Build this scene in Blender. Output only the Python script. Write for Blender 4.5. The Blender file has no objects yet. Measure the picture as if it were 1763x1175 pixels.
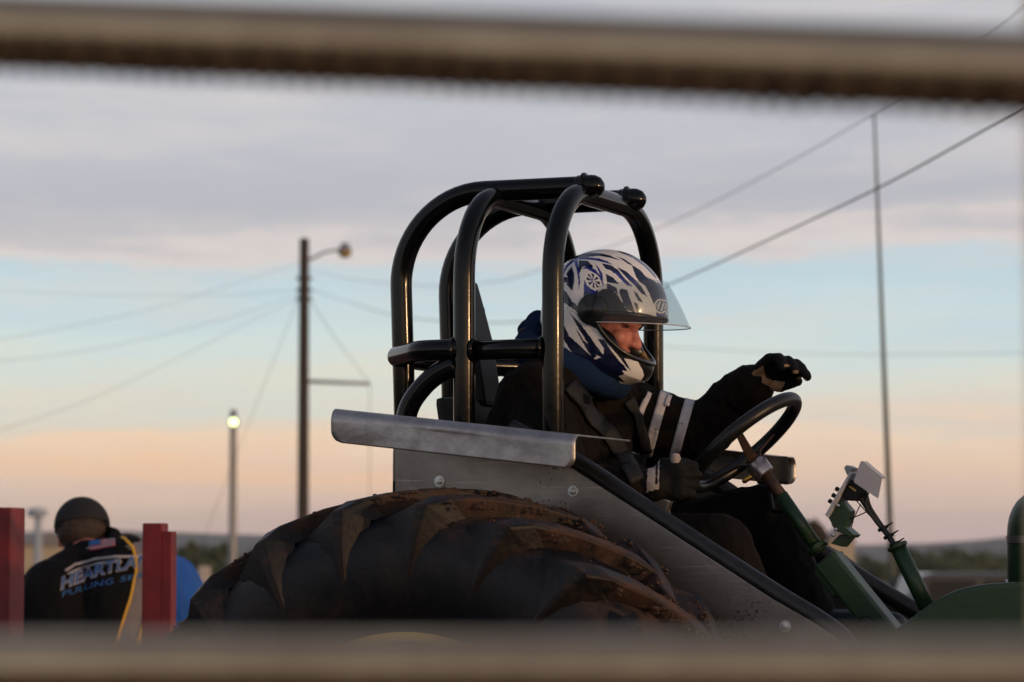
import bpy, bmesh, math, random
import numpy as np
from mathutils import Vector, Matrix, Quaternion, noise
from mathutils.bvhtree import BVHTree
random.seed(7)
S = bpy.context.scene
COL = S.collection
R = math.radians

# ------------------------------------------------------------------ camera
F, HOR, CAMH, YAW, DIST = 5400.0, 965.0, 1.5, R(22), 7.3
FH = Vector((-math.sin(YAW), math.cos(YAW), 0)); RT = Vector((math.cos(YAW), math.sin(YAW), 0))
CAM = -DIST*FH - (159/F*DIST)*RT; CAM.z = CAMH
PIT = math.atan((HOR-587.5)/F)
FW = FH*math.cos(PIT) + Vector((0, 0, math.sin(PIT))); UP = Vector((0, 0, math.cos(PIT))) - FH*math.sin(PIT)
cd = bpy.data.cameras.new('camera'); cam = bpy.data.objects.new('camera', cd); COL.objects.link(cam)
cam.matrix_world = Matrix.Translation(CAM) @ Matrix((RT, UP, -FW)).transposed().to_4x4()
cd.sensor_width = 36; cd.lens = F/1763*36; cd.clip_start = .1; cd.clip_end = 20000
cd.dof.use_dof = True; cd.dof.focus_distance = 7.1; cd.dof.aperture_fstop = 5.8; cd.dof.aperture_blades = 0
S.camera = cam

# ------------------------------------------------------------------ sun, sky, exposure
SUN_AZ, SUN_EL = R(-14), R(4.0)          # low evening sun ahead of the tractor, to the right of the photographer
sd = Vector((math.cos(SUN_AZ)*math.cos(SUN_EL), math.sin(SUN_AZ)*math.cos(SUN_EL), math.sin(SUN_EL)))
sl = bpy.data.lights.new('sun', 'SUN'); so = bpy.data.objects.new('sun', sl); COL.objects.link(so)
sl.energy = 1.2; sl.angle = R(1.2); sl.color = (1, .62, .32)
so.rotation_euler = sd.to_track_quat('Z', 'Y').to_euler()
S.view_settings.view_transform = 'Standard'; S.view_settings.look = 'None'; S.view_settings.exposure = 0; S.view_settings.gamma = 1
S.render.engine = 'CYCLES'; S.cycles.use_denoising = True
S.cycles.max_bounces = 8; S.cycles.transparent_max_bounces = 16; S.cycles.volume_bounces = 0
S.cycles.sample_clamp_indirect = 4

def srgb(r, g, b, a=1):
    f = lambda c: (c/255/12.92 if c/255 <= .04045 else ((c/255+.055)/1.055)**2.4)
    return (f(r), f(g), f(b), a)

w = bpy.data.worlds.new('World'); S.world = w; w.use_nodes = True
nt = w.node_tree; nt.nodes.clear(); N = nt.nodes.new; L = nt.links.new
out = N('ShaderNodeOutputWorld'); bg = N('ShaderNodeBackground'); L(bg.outputs[0], out.inputs[0])
tc = N('ShaderNodeTexCoord'); sep = N('ShaderNodeSeparateXYZ'); L(tc.outputs['Generated'], sep.inputs[0])
def MA(op, a, b=None, c=None, clamp=False):
    n = N('ShaderNodeMath'); n.operation = op; n.use_clamp = clamp
    for i, v in enumerate((a, b, c)):
        if v is None: continue
        if isinstance(v, (int, float)): n.inputs[i].default_value = v
        else: L(v, n.inputs[i])
    return n.outputs[0]
def NOISE(scale, detail=4, rough=.5, vec=None, off=(0, 0, 0)):
    m = N('ShaderNodeMapping'); m.inputs['Scale'].default_value = scale; m.inputs['Location'].default_value = off
    L(vec or tc.outputs['Generated'], m.inputs[0])
    n = N('ShaderNodeTexNoise'); n.inputs['Scale'].default_value = 1; n.inputs['Detail'].default_value = detail; n.inputs['Roughness'].default_value = rough
    L(m.outputs[0], n.inputs['Vector']); return n.outputs['Fac']
def MIX(fac, a, b, blend='MIX'):
    n = N('ShaderNodeMix'); n.data_type = 'RGBA'; n.blend_type = blend
    for i, v in ((0, fac), (6, a), (7, b)):
        if isinstance(v, (int, float, tuple)): n.inputs[i].default_value = v
        else: L(v, n.inputs[i])
    return n.outputs[2]
el = sep.outputs['Z']
wob = MA('SUBTRACT', NOISE((9, 9, 60), 9, .66), .5)
lowwob = MA('SUBTRACT', NOISE((5, 5, 45), 3, .5, off=(3, 1, 7)), .5)
e2 = MA('ADD', el, MA('ADD', MA('MULTIPLY', wob, .046), MA('MULTIPLY', lowwob, .022)))
ramp = N('ShaderNodeValToRGB'); L(MA('MULTIPLY', e2, 5, clamp=True), ramp.inputs[0])
cr = ramp.color_ramp
stops = [(965, 228, 194, 188), (905, 232, 199, 188), (870, 233, 203, 186), (800, 242, 211, 185), (755, 244, 218, 192), (735, 224, 215, 201),
         (700, 219, 219, 209), (650, 210, 220, 217), (600, 201, 219, 223), (540, 191, 213, 224), (480, 182, 207, 222), (445, 181, 202, 217),
         (425, 204, 200, 206), (405, 198, 192, 200), (385, 176, 176, 191), (330, 171, 173, 190), (230, 180, 182, 197), (80, 178, 180, 195)]
cr.elements[0].position = 0; cr.elements[0].color = srgb(*stops[0][1:])
cr.elements[1].position = 1; cr.elements[1].color = srgb(172, 173, 186)
for y, r_, g_, b_ in stops[1:]:
    e = cr.elements.new((965-y)/5400*5); e.color = srgb(r_, g_, b_)
# a broken layer of thin cloud: pinkish streaks low down
st = NOISE((7, 7, 95), 5, .6, off=(11, 4, 2))
m1 = MA('MULTIPLY', MA('SUBTRACT', st, .50), 7, clamp=True)
low = MA('SUBTRACT', 1, MA('MULTIPLY', MA('ABSOLUTE', MA('SUBTRACT', el, .028)), 32), clamp=True)
c1 = MIX(MA('MULTIPLY', MA('MULTIPLY', m1, low), .85), ramp.outputs[0], srgb(253, 208, 172))
st2 = NOISE((6, 6, 40), 9, .66, off=(1, 8, 5))
c1 = MIX(MA('MULTIPLY', MA('SUBTRACT', st2, .47), 2.4, clamp=True), c1, srgb(220, 206, 203))
# cloud deck overhead, out of view, darkened to cut light on the near side
zen = MA('MULTIPLY', MA('SUBTRACT', el, .2), 1.6, clamp=True)
c1 = MIX(zen, c1, srgb(98, 103, 122))
# evening glow round the low sun
dt = N('ShaderNodeVectorMath'); dt.operation = 'DOT_PRODUCT'; L(tc.outputs['Generated'], dt.inputs[0])
dt.inputs[1].default_value = (math.cos(SUN_AZ), math.sin(SUN_AZ), 0)
az = MA('POWER', MA('MULTIPLY', MA('ADD', dt.outputs['Value'], 1), .5), 8)
gl = MA('MULTIPLY', az, MA('POWER', MA('SUBTRACT', 1, MA('ABSOLUTE', el), clamp=True), 14))
gl = MA('MULTIPLY', gl, 6)
gcol = MIX(1.0, gl, (1, .56, .24, 1), 'MULTIPLY')
c2 = MIX(1.0, c1, gcol, 'ADD')
sky = N('ShaderNodeTexSky'); sky.sky_type = 'NISHITA'; sky.sun_disc = False; sky.sun_elevation = SUN_EL
sky.sun_rotation = math.pi/2 - SUN_AZ; sky.air_density = 1.2; sky.dust_density = 2
c3 = MIX(1.0, c2, MIX(1.0, sky.outputs[0], (.05, .05, .05, 1), 'MULTIPLY'), 'ADD')
L(c3, bg.inputs[0]); bg.inputs[1].default_value = 1.02

# ------------------------------------------------------------------ helpers
def PX(px, py, Y):                        # photo pixel -> point in the upright plane y = Y of the tractor
    d = FW + RT*((px-881.5)/F) - UP*((py-587.5)/F)
    return CAM + d*((Y-CAM.y)/d.y)
def PD(px, py, dist):                     # photo pixel -> point at a depth
    return CAM + (FW + RT*((px-881.5)/F) - UP*((py-587.5)/F))*(dist/math.cos(PIT))
def PROJ(p):
    d = p-CAM; z = d.dot(FW)
    return 881.5 + F*d.dot(RT)/z, 587.5 - F*d.dot(UP)/z
def new(name, verts, faces, mat, parent=None, smooth=True):
    me = bpy.data.meshes.new(name); me.from_pydata([tuple(v) for v in verts], [], faces); me.update()
    if smooth: me.polygons.foreach_set('use_smooth', [True]*len(me.polygons))
    o = bpy.data.objects.new(name, me); COL.objects.link(o)
    for m in (mat if isinstance(mat, (list, tuple)) else [mat]): me.materials.append(m)
    if parent is not None: o.parent = parent
    return o
def bmobj(name, bm, mat, parent=None, smooth=False):
    me = bpy.data.meshes.new(name); bmesh.ops.recalc_face_normals(bm, faces=bm.faces); bm.to_mesh(me); bm.free()
    if smooth: me.polygons.foreach_set('use_smooth', [True]*len(me.polygons))
    o = bpy.data.objects.new(name, me); COL.objects.link(o)
    for m in (mat if isinstance(mat, (list, tuple)) else [mat]): me.materials.append(m)
    if parent is not None: o.parent = parent
    return o
def tag(o, label, cat=None, group=None, kind=None):
    o['label'] = label
    if cat: o['category'] = cat
    if group: o['group'] = group
    if kind: o['kind'] = kind
    return o
def empty(name, loc=(0, 0, 0)):
    o = bpy.data.objects.new(name, None); COL.objects.link(o); o.location = loc; o.empty_display_size = .1
    return o
def adopt(o, parent):                    # parent while keeping the world position
    o.parent = parent; o.matrix_parent_inverse = Matrix.Translation(-Vector(parent.location)) if parent.type == 'EMPTY' else Matrix()
    return o
def fillet(pts, rad, n=8):
    pts = [Vector(p) for p in pts]; o = [pts[0]]
    rads = rad if isinstance(rad, (list, tuple)) else [rad]*(len(pts)-2)
    for i in range(1, len(pts)-1):
        a, b, c = pts[i-1], pts[i], pts[i+1]
        u = (a-b).normalized(); v = (c-b).normalized(); ang = u.angle(v)
        if ang > 3.1 or rads[i-1] <= 0: o.append(b); continue
        t = min(rads[i-1]/math.tan(ang/2), (a-b).length*.49 if i > 1 else (a-b).length*.98, (c-b).length*.49 if i < len(pts)-2 else (c-b).length*.98)
        p, q = b+u*t, b+v*t
        r2 = t*math.tan(ang/2); cc = b+(u+v).normalized()*(r2/math.sin(ang/2))
        A, B = p-cc, q-cc; tot = A.angle(B)
        ax = A.cross(B).normalized()
        for k in range(n+1): o.append(cc + Quaternion(ax, tot*k/n) @ A)
    o.append(pts[-1]); return o
def tube_vf(pts, rad, n=12, cap=True, base=0):
    pts = [Vector(p) for p in pts]; m = len(pts); vs = []; fs = []
    rr = rad if isinstance(rad, (list, tuple)) else [rad]*m
    t0 = (pts[1]-pts[0]).normalized(); x = t0.orthogonal().normalized(); pt = t0
    for i in range(m):
        t = (pts[min(i+1, m-1)]-pts[max(i-1, 0)]).normalized()
        q = pt.rotation_difference(t); x = q @ x; x = (x-t*x.dot(t)).normalized(); y = t.cross(x); pt = t
        for k in range(n):
            a = 2*math.pi*k/n; vs.append(pts[i]+(x*math.cos(a)+y*math.sin(a))*rr[i])
    for i in range(m-1):
        for k in range(n):
            k2 = (k+1) % n; fs.append([base+i*n+k, base+i*n+k2, base+(i+1)*n+k2, base+(i+1)*n+k])
    if cap: fs.append([base+k for k in range(n)][::-1]); fs.append([base+(m-1)*n+k for k in range(n)])
    return vs, fs
def tube(name, pts, rad, mat, parent=None, n=12, cap=True):
    vs, fs = tube_vf(pts, rad, n, cap); o = new(name, vs, fs, mat, parent)
    if cap:
        for p in o.data.polygons[-2:]: p.use_smooth = False
    return o
def round_tube(name, pts, rad, mat, parent=None, n=16):   # tube with domed ends
    pts = [Vector(p) for p in pts]; a = (pts[0]-pts[1]).normalized(); b = (pts[-1]-pts[-2]).normalized()
    P = [pts[0]+a*rad*math.sin(k) for k in (1.5, 1.1, .7, .35)] + pts + [pts[-1]+b*rad*math.sin(k) for k in (.35, .7, 1.1, 1.5)]
    r_ = [rad*math.cos(k) for k in (1.5, 1.1, .7, .35)] + [rad]*len(pts) + [rad*math.cos(k) for k in (.35, .7, 1.1, 1.5)]
    vs, fs = tube_vf(P, r_, n); return new(name, vs, fs, mat, parent)
def box(name, c, ax, hx, mat, parent=None, bev=.0, seg=2):   # ax: three axis vectors, hx: half sizes
    bm = bmesh.new(); bmesh.ops.create_cube(bm, size=2)
    M = Matrix((Vector(ax[0])*hx[0], Vector(ax[1])*hx[1], Vector(ax[2])*hx[2])).transposed().to_4x4(); M.translation = c
    bmesh.ops.transform(bm, matrix=M, verts=bm.verts)
    if bev: bmesh.ops.bevel(bm, geom=bm.edges[:], offset=bev, segments=seg, profile=.6, affect='EDGES')
    return bmobj(name, bm, mat, parent)
AXW = (Vector((1, 0, 0)), Vector((0, 1, 0)), Vector((0, 0, 1)))
def prism(name, poly, off, mat, parent=None, bev=0, smooth=False):   # planar polygon of world points swept by the vector off
    bm = bmesh.new(); a = [bm.verts.new(p) for p in poly]; f = bm.faces.new(a)
    r = bmesh.ops.extrude_face_region(bm, geom=[f]); vs = [g for g in r['geom'] if isinstance(g, bmesh.types.BMVert)]
    bmesh.ops.translate(bm, vec=off, verts=vs)
    bmesh.ops.recalc_face_normals(bm, faces=bm.faces)
    if bev: bmesh.ops.bevel(bm, geom=bm.edges[:], offset=bev, segments=2, profile=.6, affect='EDGES')
    return bmobj(name, bm, mat, parent, smooth)
def lathe(name, prof, org, axis, mat, parent=None, n=32):    # prof: (distance along axis, radius)
    axis = Vector(axis).normalized(); x = axis.orthogonal().normalized(); y = axis.cross(x); org = Vector(org); vs = []; fs = []
    for h, r_ in prof:
        for k in range(n):
            a = 2*math.pi*k/n; vs.append(org+axis*h+(x*math.cos(a)+y*math.sin(a))*r_)
    m = len(prof)
    for i in range(m-1):
        for k in range(n):
            k2 = (k+1) % n; fs.append([i*n+k, i*n+k2, (i+1)*n+k2, (i+1)*n+k])
    if prof[0][1] > 1e-4: fs.append(list(range(n))[::-1])
    if prof[-1][1] > 1e-4: fs.append([(m-1)*n+k for k in range(n)])
    o = new(name, vs, fs, mat, parent, True)
    return sharp(o, 40)
def sharp(o, deg=35):
    bm = bmesh.new(); bm.from_mesh(o.data)
    for e in bm.edges:
        if len(e.link_faces) == 2 and e.calc_face_angle(0) > R(deg): e.smooth = False
    for f in bm.faces: f.smooth = True
    bm.to_mesh(o.data); bm.free(); return o
def copy_tree(o, M, parent=None):
    c = o.copy(); COL.objects.link(c); c.parent = parent
    if parent is None: c.matrix_world = M @ o.matrix_world
    for ch in [q for q in bpy.data.objects if q.parent == o]: copy_tree(ch, M, c)
    return c

# ------------------------------------------------------------------ materials
def mat(name, col, rough=.6, metal=0, spec=.5, col2=None, nscale=8, ndetail=5, bump=0, bscale=60, coat=0, sheen=0, contrast=1.0, stretch=None, alpha=1):
    m = bpy.data.materials.new(name); m.use_nodes = True; t = m.node_tree; b = t.nodes['Principled BSDF']
    b.inputs['Base Color'].default_value = (*col, 1); b.inputs['Roughness'].default_value = rough; b.inputs['Metallic'].default_value = metal
    b.inputs['Specular IOR Level'].default_value = spec; b.inputs['Coat Weight'].default_value = coat; b.inputs['Coat Roughness'].default_value = .04
    b.inputs['Sheen Weight'].default_value = sheen; b.inputs['Sheen Roughness'].default_value = .5
    tcn = t.nodes.new('ShaderNodeTexCoord'); mp = t.nodes.new('ShaderNodeMapping'); t.links.new(tcn.outputs['Object'], mp.inputs[0])
    if stretch: mp.inputs['Scale'].default_value = stretch
    if col2:
        nz = t.nodes.new('ShaderNodeTexNoise'); nz.inputs['Scale'].default_value = nscale; nz.inputs['Detail'].default_value = ndetail; nz.inputs['Roughness'].default_value = .62
        t.links.new(mp.outputs[0], nz.inputs['Vector'])
        mr = t.nodes.new('ShaderNodeMapRange'); mr.inputs[1].default_value = .5-.22/contrast; mr.inputs[2].default_value = .5+.22/contrast
        t.links.new(nz.outputs['Fac'], mr.inputs[0])
        mx = t.nodes.new('ShaderNodeMix'); mx.data_type = 'RGBA'; t.links.new(mr.outputs[0], mx.inputs[0])
        mx.inputs[6].default_value = (*col, 1); mx.inputs[7].default_value = (*col2, 1); t.links.new(mx.outputs[2], b.inputs['Base Color'])
        rr = t.nodes.new('ShaderNodeMapRange'); rr.inputs[3].default_value = max(rough-.08, .03); rr.inputs[4].default_value = min(rough+.1, 1)
        t.links.new(nz.outputs['Fac'], rr.inputs[0]); t.links.new(rr.outputs[0], b.inputs['Roughness'])
    if bump:
        n2 = t.nodes.new('ShaderNodeTexNoise'); n2.inputs['Scale'].default_value = bscale; n2.inputs['Detail'].default_value = 6
        t.links.new(mp.outputs[0], n2.inputs['Vector'])
        bp = t.nodes.new('ShaderNodeBump'); bp.inputs['Strength'].default_value = bump; bp.inputs['Distance'].default_value = .01
        t.links.new(n2.outputs['Fac'], bp.inputs['Height']); t.links.new(bp.outputs[0], b.inputs['Normal'])
    return m
M = {}
M['ground'] = mat('dirt', (.09, .055, .036), .95, col2=(.14, .09, .06), nscale=1.5, bump=.6, bscale=9)
M['cage'] = mat('black_enamel', (.0020, .0024, .0033), .12, spec=.28, col2=(.0035, .0035, .004), nscale=40, bump=.012, bscale=50, coat=0)
M['alu'] = mat('aluminium', (.44, .425, .425), .38, metal=.88, col2=(.25, .235, .235), nscale=22, ndetail=8, bump=.08, bscale=70, contrast=1.1)
M['sheet'] = mat('aluminium_sheet', (.36, .335, .32), .36, metal=.92, col2=(.17, .152, .14), nscale=4, bump=.04, bscale=90, contrast=1.1, stretch=(1, 1, 1.6))
M['bolt'] = mat('zinc', (.55, .55, .56), .35, metal=1)
M['tubeblk'] = mat('black_edge', (.007, .008, .011), .34, spec=.4, col2=(.016, .016, .018), nscale=30, bump=.1, bscale=90)
M['steerblk'] = mat('black_vinyl', (.006, .006, .0068), .36, spec=.4, col2=(.010, .0095, .009), nscale=50, bump=.05)
M['green'] = mat('green_paint', (.011, .036, .012), .42, col2=(.018, .05, .018), nscale=25, bump=.08, bscale=70)
M['chrome'] = mat('worn_steel', (.55, .50, .50), .3, metal=.9, col2=(.4, .33, .32), nscale=60)
M['rust'] = mat('rusty_steel', (.025, .014, .011), .6, metal=.3, col2=(.07, .035, .022), nscale=40, bump=.2)
M['brass'] = mat('brass', (.55, .32, .06), .3, metal=1)
M['yellow'] = mat('yellow_rim', (.55, .38, .06), .5, col2=(.38, .25, .06), nscale=10)
M['rubber'] = mat('rubber', (.018, .019, .022), .62)
M['black'] = mat('black_plastic', (.0045, .0045, .005), .5, spec=.3)
M['boxwhite'] = mat('grey_white_box', (.50, .50, .54), .45, col2=(.42, .41, .44), nscale=20)
M['suit'] = mat('dark_suit', (.0042, .0036, .0036), .85, spec=.12, col2=(.012, .0078, .006), nscale=9, bump=.5, bscale=38)
M['suit_shaded'] = mat('shaded_suit', (.0032, .003, .0033), .85, spec=.12, col2=(.005, .0042, .0042), nscale=9, bump=.4, bscale=40)  # same suit cloth on the far leg, its shade put into the colour
M['glove'] = mat('black_glove', (.004, .004, .0045), .75, spec=.2, col2=(.007, .0066, .0066), nscale=40, bump=.3, bscale=120)
M['tan'] = mat('tan_leather', (.34, .21, .11), .6, col2=(.22, .13, .07), nscale=50, bump=.2, bscale=150)
M['cuff'] = mat('grey_cuff', (.42, .37, .35), .7, col2=(.25, .22, .21), nscale=50, bump=.2)
M['reflect'] = mat('reflective_tape', (.55, .54, .58), .5, col2=(.42, .41, .45), nscale=60, bump=.1)
M['collar'] = mat('blue_collar', (.0065, .018, .055), .85, spec=.12, col2=(.009, .025, .07), nscale=14, bump=.3, bscale=60)
M['belt'] = mat('harness_web', (.010, .010, .0115), .6, spec=.3, col2=(.014, .014, .016), nscale=90, bump=.3, bscale=300)
M['skin'] = mat('skin', (.52, .17, .14), .5, col2=(.60, .25, .20), nscale=40, bump=.1, bscale=150)
M['hair'] = mat('brown_hair', (.018, .010, .006), .7, col2=(.06, .03, .018), nscale=60, bump=.5, bscale=200)
M['hwhite'] = mat('helmet_white', (.80, .785, .77), .2, coat=.5)
M['hnavy'] = mat('helmet_navy', (.006, .010, .042), .22, coat=.7)
M['hblue'] = mat('helmet_blue', (.020, .030, .24), .22, coat=.7)
M['hblack'] = mat('helmet_black', (.006, .006, .007), .35, coat=.2)
M['liner'] = mat('helmet_liner', (.30, .22, .10), .8)
M['red'] = mat('red_paint', (.25, .009, .012), .5, col2=(.12, .007, .009), nscale=20, bump=.15, bscale=40, contrast=.9, stretch=(1, 1, .5))
M['shirt'] = mat('black_shirt', (.005, .005, .006), .85, spec=.15, col2=(.0075, .007, .0075), nscale=7, bump=.3, bscale=30)
M['shirtgrey'] = mat('grey_panel', (.17, .15, .16), .85)
M['pipingy'] = mat('yellow_piping', (.62, .34, .03), .7)
M['txtblue'] = mat('blue_print', (.025, .12, .34), .8)
M['txtwhite'] = mat('white_print', (.40, .36, .37), .8)
M['flagred'] = mat('flag_red', (.45, .05, .08), .7)
M['cap'] = mat('charcoal_cap', (.020, .020, .023), .85, spec=.2, col2=(.030, .029, .031), nscale=20, bump=.2)
M['blueshirt'] = mat('bright_blue_shirt', (.006, .075, .35), .8, col2=(.008, .095, .42), nscale=12)
M['jeans'] = mat('dark_jeans', (.02, .025, .04), .85)
M['pipe'] = mat('galvanised_pipe', (.66, .50, .32), .30, metal=.95, col2=(.44, .32, .20), nscale=12, bump=.1, bscale=60)  # warm tan base puts reflected sunset glow into the pipe colour
M['wood'] = mat('weathered_pole', (.045, .033, .026), .9, col2=(.07, .055, .045), nscale=6, stretch=(6, 6, .4), bump=.3)
M['rustwire'] = mat('rusty_wire', (.05, .035, .025), .85, spec=.15)
M['cable'] = mat('cable', (.02, .025, .028), .7)
M['galv'] = mat('grey_metal', (.30, .30, .31), .5, metal=.5)
M['mast'] = mat('dull_green_mast', (.07, .10, .09), .6, metal=.2, col2=(.12, .10, .08), nscale=3)
M['carpaint'] = mat('dark_car_paint', (.03, .033, .045), .3, coat=.5)
M['glass'] = mat('dark_glass', (.01, .012, .015), .08)
M['carglass'] = mat('car_glass', (.012, .014, .018), .45, spec=.25)
M['leaf'] = mat('leaf_green', (.045, .065, .028), .8, col2=(.085, .095, .045), nscale=.8)
M['leaf2'] = mat('leaf_brown', (.06, .032, .025), .8, col2=(.035, .045, .02), nscale=.5)
M['bark'] = mat('bark', (.05, .035, .025), .9)
M['hill'] = mat('hill_scrub', (.035, .033, .03), .95, col2=(.055, .048, .04), nscale=.004)
M['beige'] = mat('beige_siding', (.50, .42, .30), .8, col2=(.46, .39, .28), nscale=2)
M['paleblue'] = mat('pale_blue_tank', (.35, .42, .50), .6)
M['roofm'] = mat('roof_metal', (.22, .2, .19), .6)
M['concrete'] = mat('pale_concrete', (.5, .45, .4), .85, col2=(.42, .38, .34), nscale=4)
t = M['sheet'].node_tree; b = t.nodes['Principled BSDF']; old = b.inputs['Base Color'].links[0].from_socket
tcn = t.nodes.new('ShaderNodeTexCoord'); prev = old
for rot, sc_, th, c_ in ((.5, (2, 2, 90), .70, (.55, .52, .50, 1)), (-.9, (3, 3, 120), .71, (.5, .47, .45, 1)), (.1, (1.2, 1.2, 60), .70, (.12, .10, .09, 1))):
    mp = t.nodes.new('ShaderNodeMapping'); mp.inputs['Rotation'].default_value = (0, rot, 0); mp.inputs['Scale'].default_value = sc_; t.links.new(tcn.outputs['Object'], mp.inputs[0])
    nz = t.nodes.new('ShaderNodeTexNoise'); nz.inputs['Scale'].default_value = 2; nz.inputs['Detail'].default_value = 2; t.links.new(mp.outputs[0], nz.inputs['Vector'])
    mr = t.nodes.new('ShaderNodeMapRange'); mr.inputs[1].default_value = th-.03; mr.inputs[2].default_value = th+.05; mr.inputs[4].default_value = .6; t.links.new(nz.outputs['Fac'], mr.inputs[0])
    mx = t.nodes.new('ShaderNodeMix'); mx.data_type = 'RGBA'; t.links.new(mr.outputs[0], mx.inputs[0]); t.links.new(prev, mx.inputs[6]); mx.inputs[7].default_value = c_; prev = mx.outputs[2]
nz = t.nodes.new('ShaderNodeTexNoise'); nz.inputs['Scale'].default_value = 130; nz.inputs['Detail'].default_value = 3; t.links.new(tcn.outputs['Object'], nz.inputs['Vector'])
n2 = t.nodes.new('ShaderNodeTexNoise'); n2.inputs['Scale'].default_value = 6; t.links.new(tcn.outputs['Object'], n2.inputs['Vector'])
ml = t.nodes.new('ShaderNodeMath'); ml.operation = 'MULTIPLY'; t.links.new(nz.outputs['Fac'], ml.inputs[0]); t.links.new(n2.outputs['Fac'], ml.inputs[1])
mr = t.nodes.new('ShaderNodeMapRange'); mr.inputs[1].default_value = .37; mr.inputs[2].default_value = .43; mr.inputs[4].default_value = .8; t.links.new(ml.outputs[0], mr.inputs[0])
mx = t.nodes.new('ShaderNodeMix'); mx.data_type = 'RGBA'; t.links.new(mr.outputs[0], mx.inputs[0]); t.links.new(prev, mx.inputs[6]); mx.inputs[7].default_value = (.075, .045, .03, 1); t.links.new(mx.outputs[2], b.inputs['Base Color'])
# lamp that is lit in the photograph
M['lamp'] = bpy.data.materials.new('lit_lamp'); M['lamp'].use_nodes = True
b = M['lamp'].node_tree.nodes['Principled BSDF']; b.inputs['Base Color'].default_value = (.8, .8, .7, 1)
b.inputs['Emission Color'].default_value = (.85, 1, .42, 1); b.inputs['Emission Strength'].default_value = 3.5
M['lampoff'] = mat('amber_lamp', (.40, .30, .12), .3)
# clear visor
vm = bpy.data.materials.new('clear_visor'); vm.use_nodes = True; t = vm.node_tree; t.nodes.clear()
o_ = t.nodes.new('ShaderNodeOutputMaterial'); mx = t.nodes.new('ShaderNodeMixShader'); tr = t.nodes.new('ShaderNodeBsdfTransparent'); gs = t.nodes.new('ShaderNodeBsdfPrincipled')
tr.inputs[0].default_value = (.90, .92, .93, 1); gs.inputs['Base Color'].default_value = (.32, .32, .33, 1); gs.inputs['Roughness'].default_value = .08
nz = t.nodes.new('ShaderNodeTexNoise'); nz.inputs['Scale'].default_value = 160; nz.inputs['Detail'].default_value = 8
mr = t.nodes.new('ShaderNodeMapRange'); mr.inputs[1].default_value = .4; mr.inputs[2].default_value = .75; mr.inputs[3].default_value = .03; mr.inputs[4].default_value = .13
t.links.new(nz.outputs['Fac'], mr.inputs[0]); t.links.new(mr.outputs[0], mx.inputs[0]); t.links.new(tr.outputs[0], mx.inputs[1]); t.links.new(gs.outputs[0], mx.inputs[2]); t.links.new(mx.outputs[0], o_.inputs[0])
M['visor'] = vm
# muddy rubber: dirt clings to the tread, the side wall is cleaner
def mudrubber(name, rubber, dust, amount):
    m = bpy.data.materials.new(name); m.use_nodes = True; t = m.node_tree; b = t.nodes['Principled BSDF']; LN = t.links.new
    tcn = t.nodes.new('ShaderNodeTexCoord'); sx = t.nodes.new('ShaderNodeSeparateXYZ'); LN(tcn.outputs['Object'], sx.inputs[0])
    def ma(op, a, bb=None, clamp=False):
        n = t.nodes.new('ShaderNodeMath'); n.operation = op; n.use_clamp = clamp
        for i, v in enumerate((a, bb)):
            if v is None: continue
            if isinstance(v, (int, float)): n.inputs[i].default_value = v
            else: LN(v, n.inputs[i])
        return n.outputs[0]
    rad = ma('SQRT', ma('ADD', ma('MULTIPLY', sx.outputs[0], sx.outputs[0]), ma('MULTIPLY', sx.outputs[2], sx.outputs[2])))
    n1 = t.nodes.new('ShaderNodeTexNoise'); n1.inputs['Scale'].default_value = 7; n1.inputs['Detail'].default_value = 8; n1.inputs['Roughness'].default_value = .65; LN(tcn.outputs['Object'], n1.inputs['Vector'])
    n2 = t.nodes.new('ShaderNodeTexNoise'); n2.inputs['Scale'].default_value = 70; n2.inputs['Detail'].default_value = 8; n2.inputs['Roughness'].default_value = .7; LN(tcn.outputs['Object'], n2.inputs['Vector'])
    tread = ma('MULTIPLY', ma('SUBTRACT', rad, .70), 9, True)
    f = ma('ADD', ma('MULTIPLY', ma('SUBTRACT', n1.outputs['Fac'], .47), 3.5), ma('MULTIPLY', ma('SUBTRACT', n2.outputs['Fac'], .5), 1.2))
    f = ma('MULTIPLY', ma('ADD', f, amount, True), ma('ADD', ma('MULTIPLY', tread, .82), .18), True)
    mx = t.nodes.new('ShaderNodeMix'); mx.data_type = 'RGBA'; LN(f, mx.inputs[0]); mx.inputs[6].default_value = (*rubber, 1); mx.inputs[7].default_value = (*dust, 1)
    LN(mx.outputs[2], b.inputs['Base Color'])
    b.inputs['Specular IOR Level'].default_value = .28; rr = t.nodes.new('ShaderNodeMapRange'); rr.inputs[3].default_value = .42; rr.inputs[4].default_value = .95; LN(f, rr.inputs[0]); LN(rr.outputs[0], b.inputs['Roughness'])
    bp = t.nodes.new('ShaderNodeBump'); bp.inputs['Strength'].default_value = .35; bp.inputs['Distance'].default_value = .004; LN(ma('ADD', n2.outputs['Fac'], ma('MULTIPLY', f, .6)), bp.inputs['Height']); LN(bp.outputs[0], b.inputs['Normal'])
    return m
M['tyre'] = mudrubber('muddy_tyre', (.0042, .0054, .0088), (.110, .064, .045), .06)
M['lugtop'] = mudrubber('worn_lug', (.0060, .0075, .0118), (.110, .062, .042), .10)
M['lugside'] = mudrubber('caked_lug_side', (.005, .0052, .0065), (.095, .046, .027), .02)
M['mud'] = mat('dry_mud', (.055, .028, .017), .95, col2=(.085, .046, .029), nscale=40, bump=.8, bscale=120)

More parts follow.
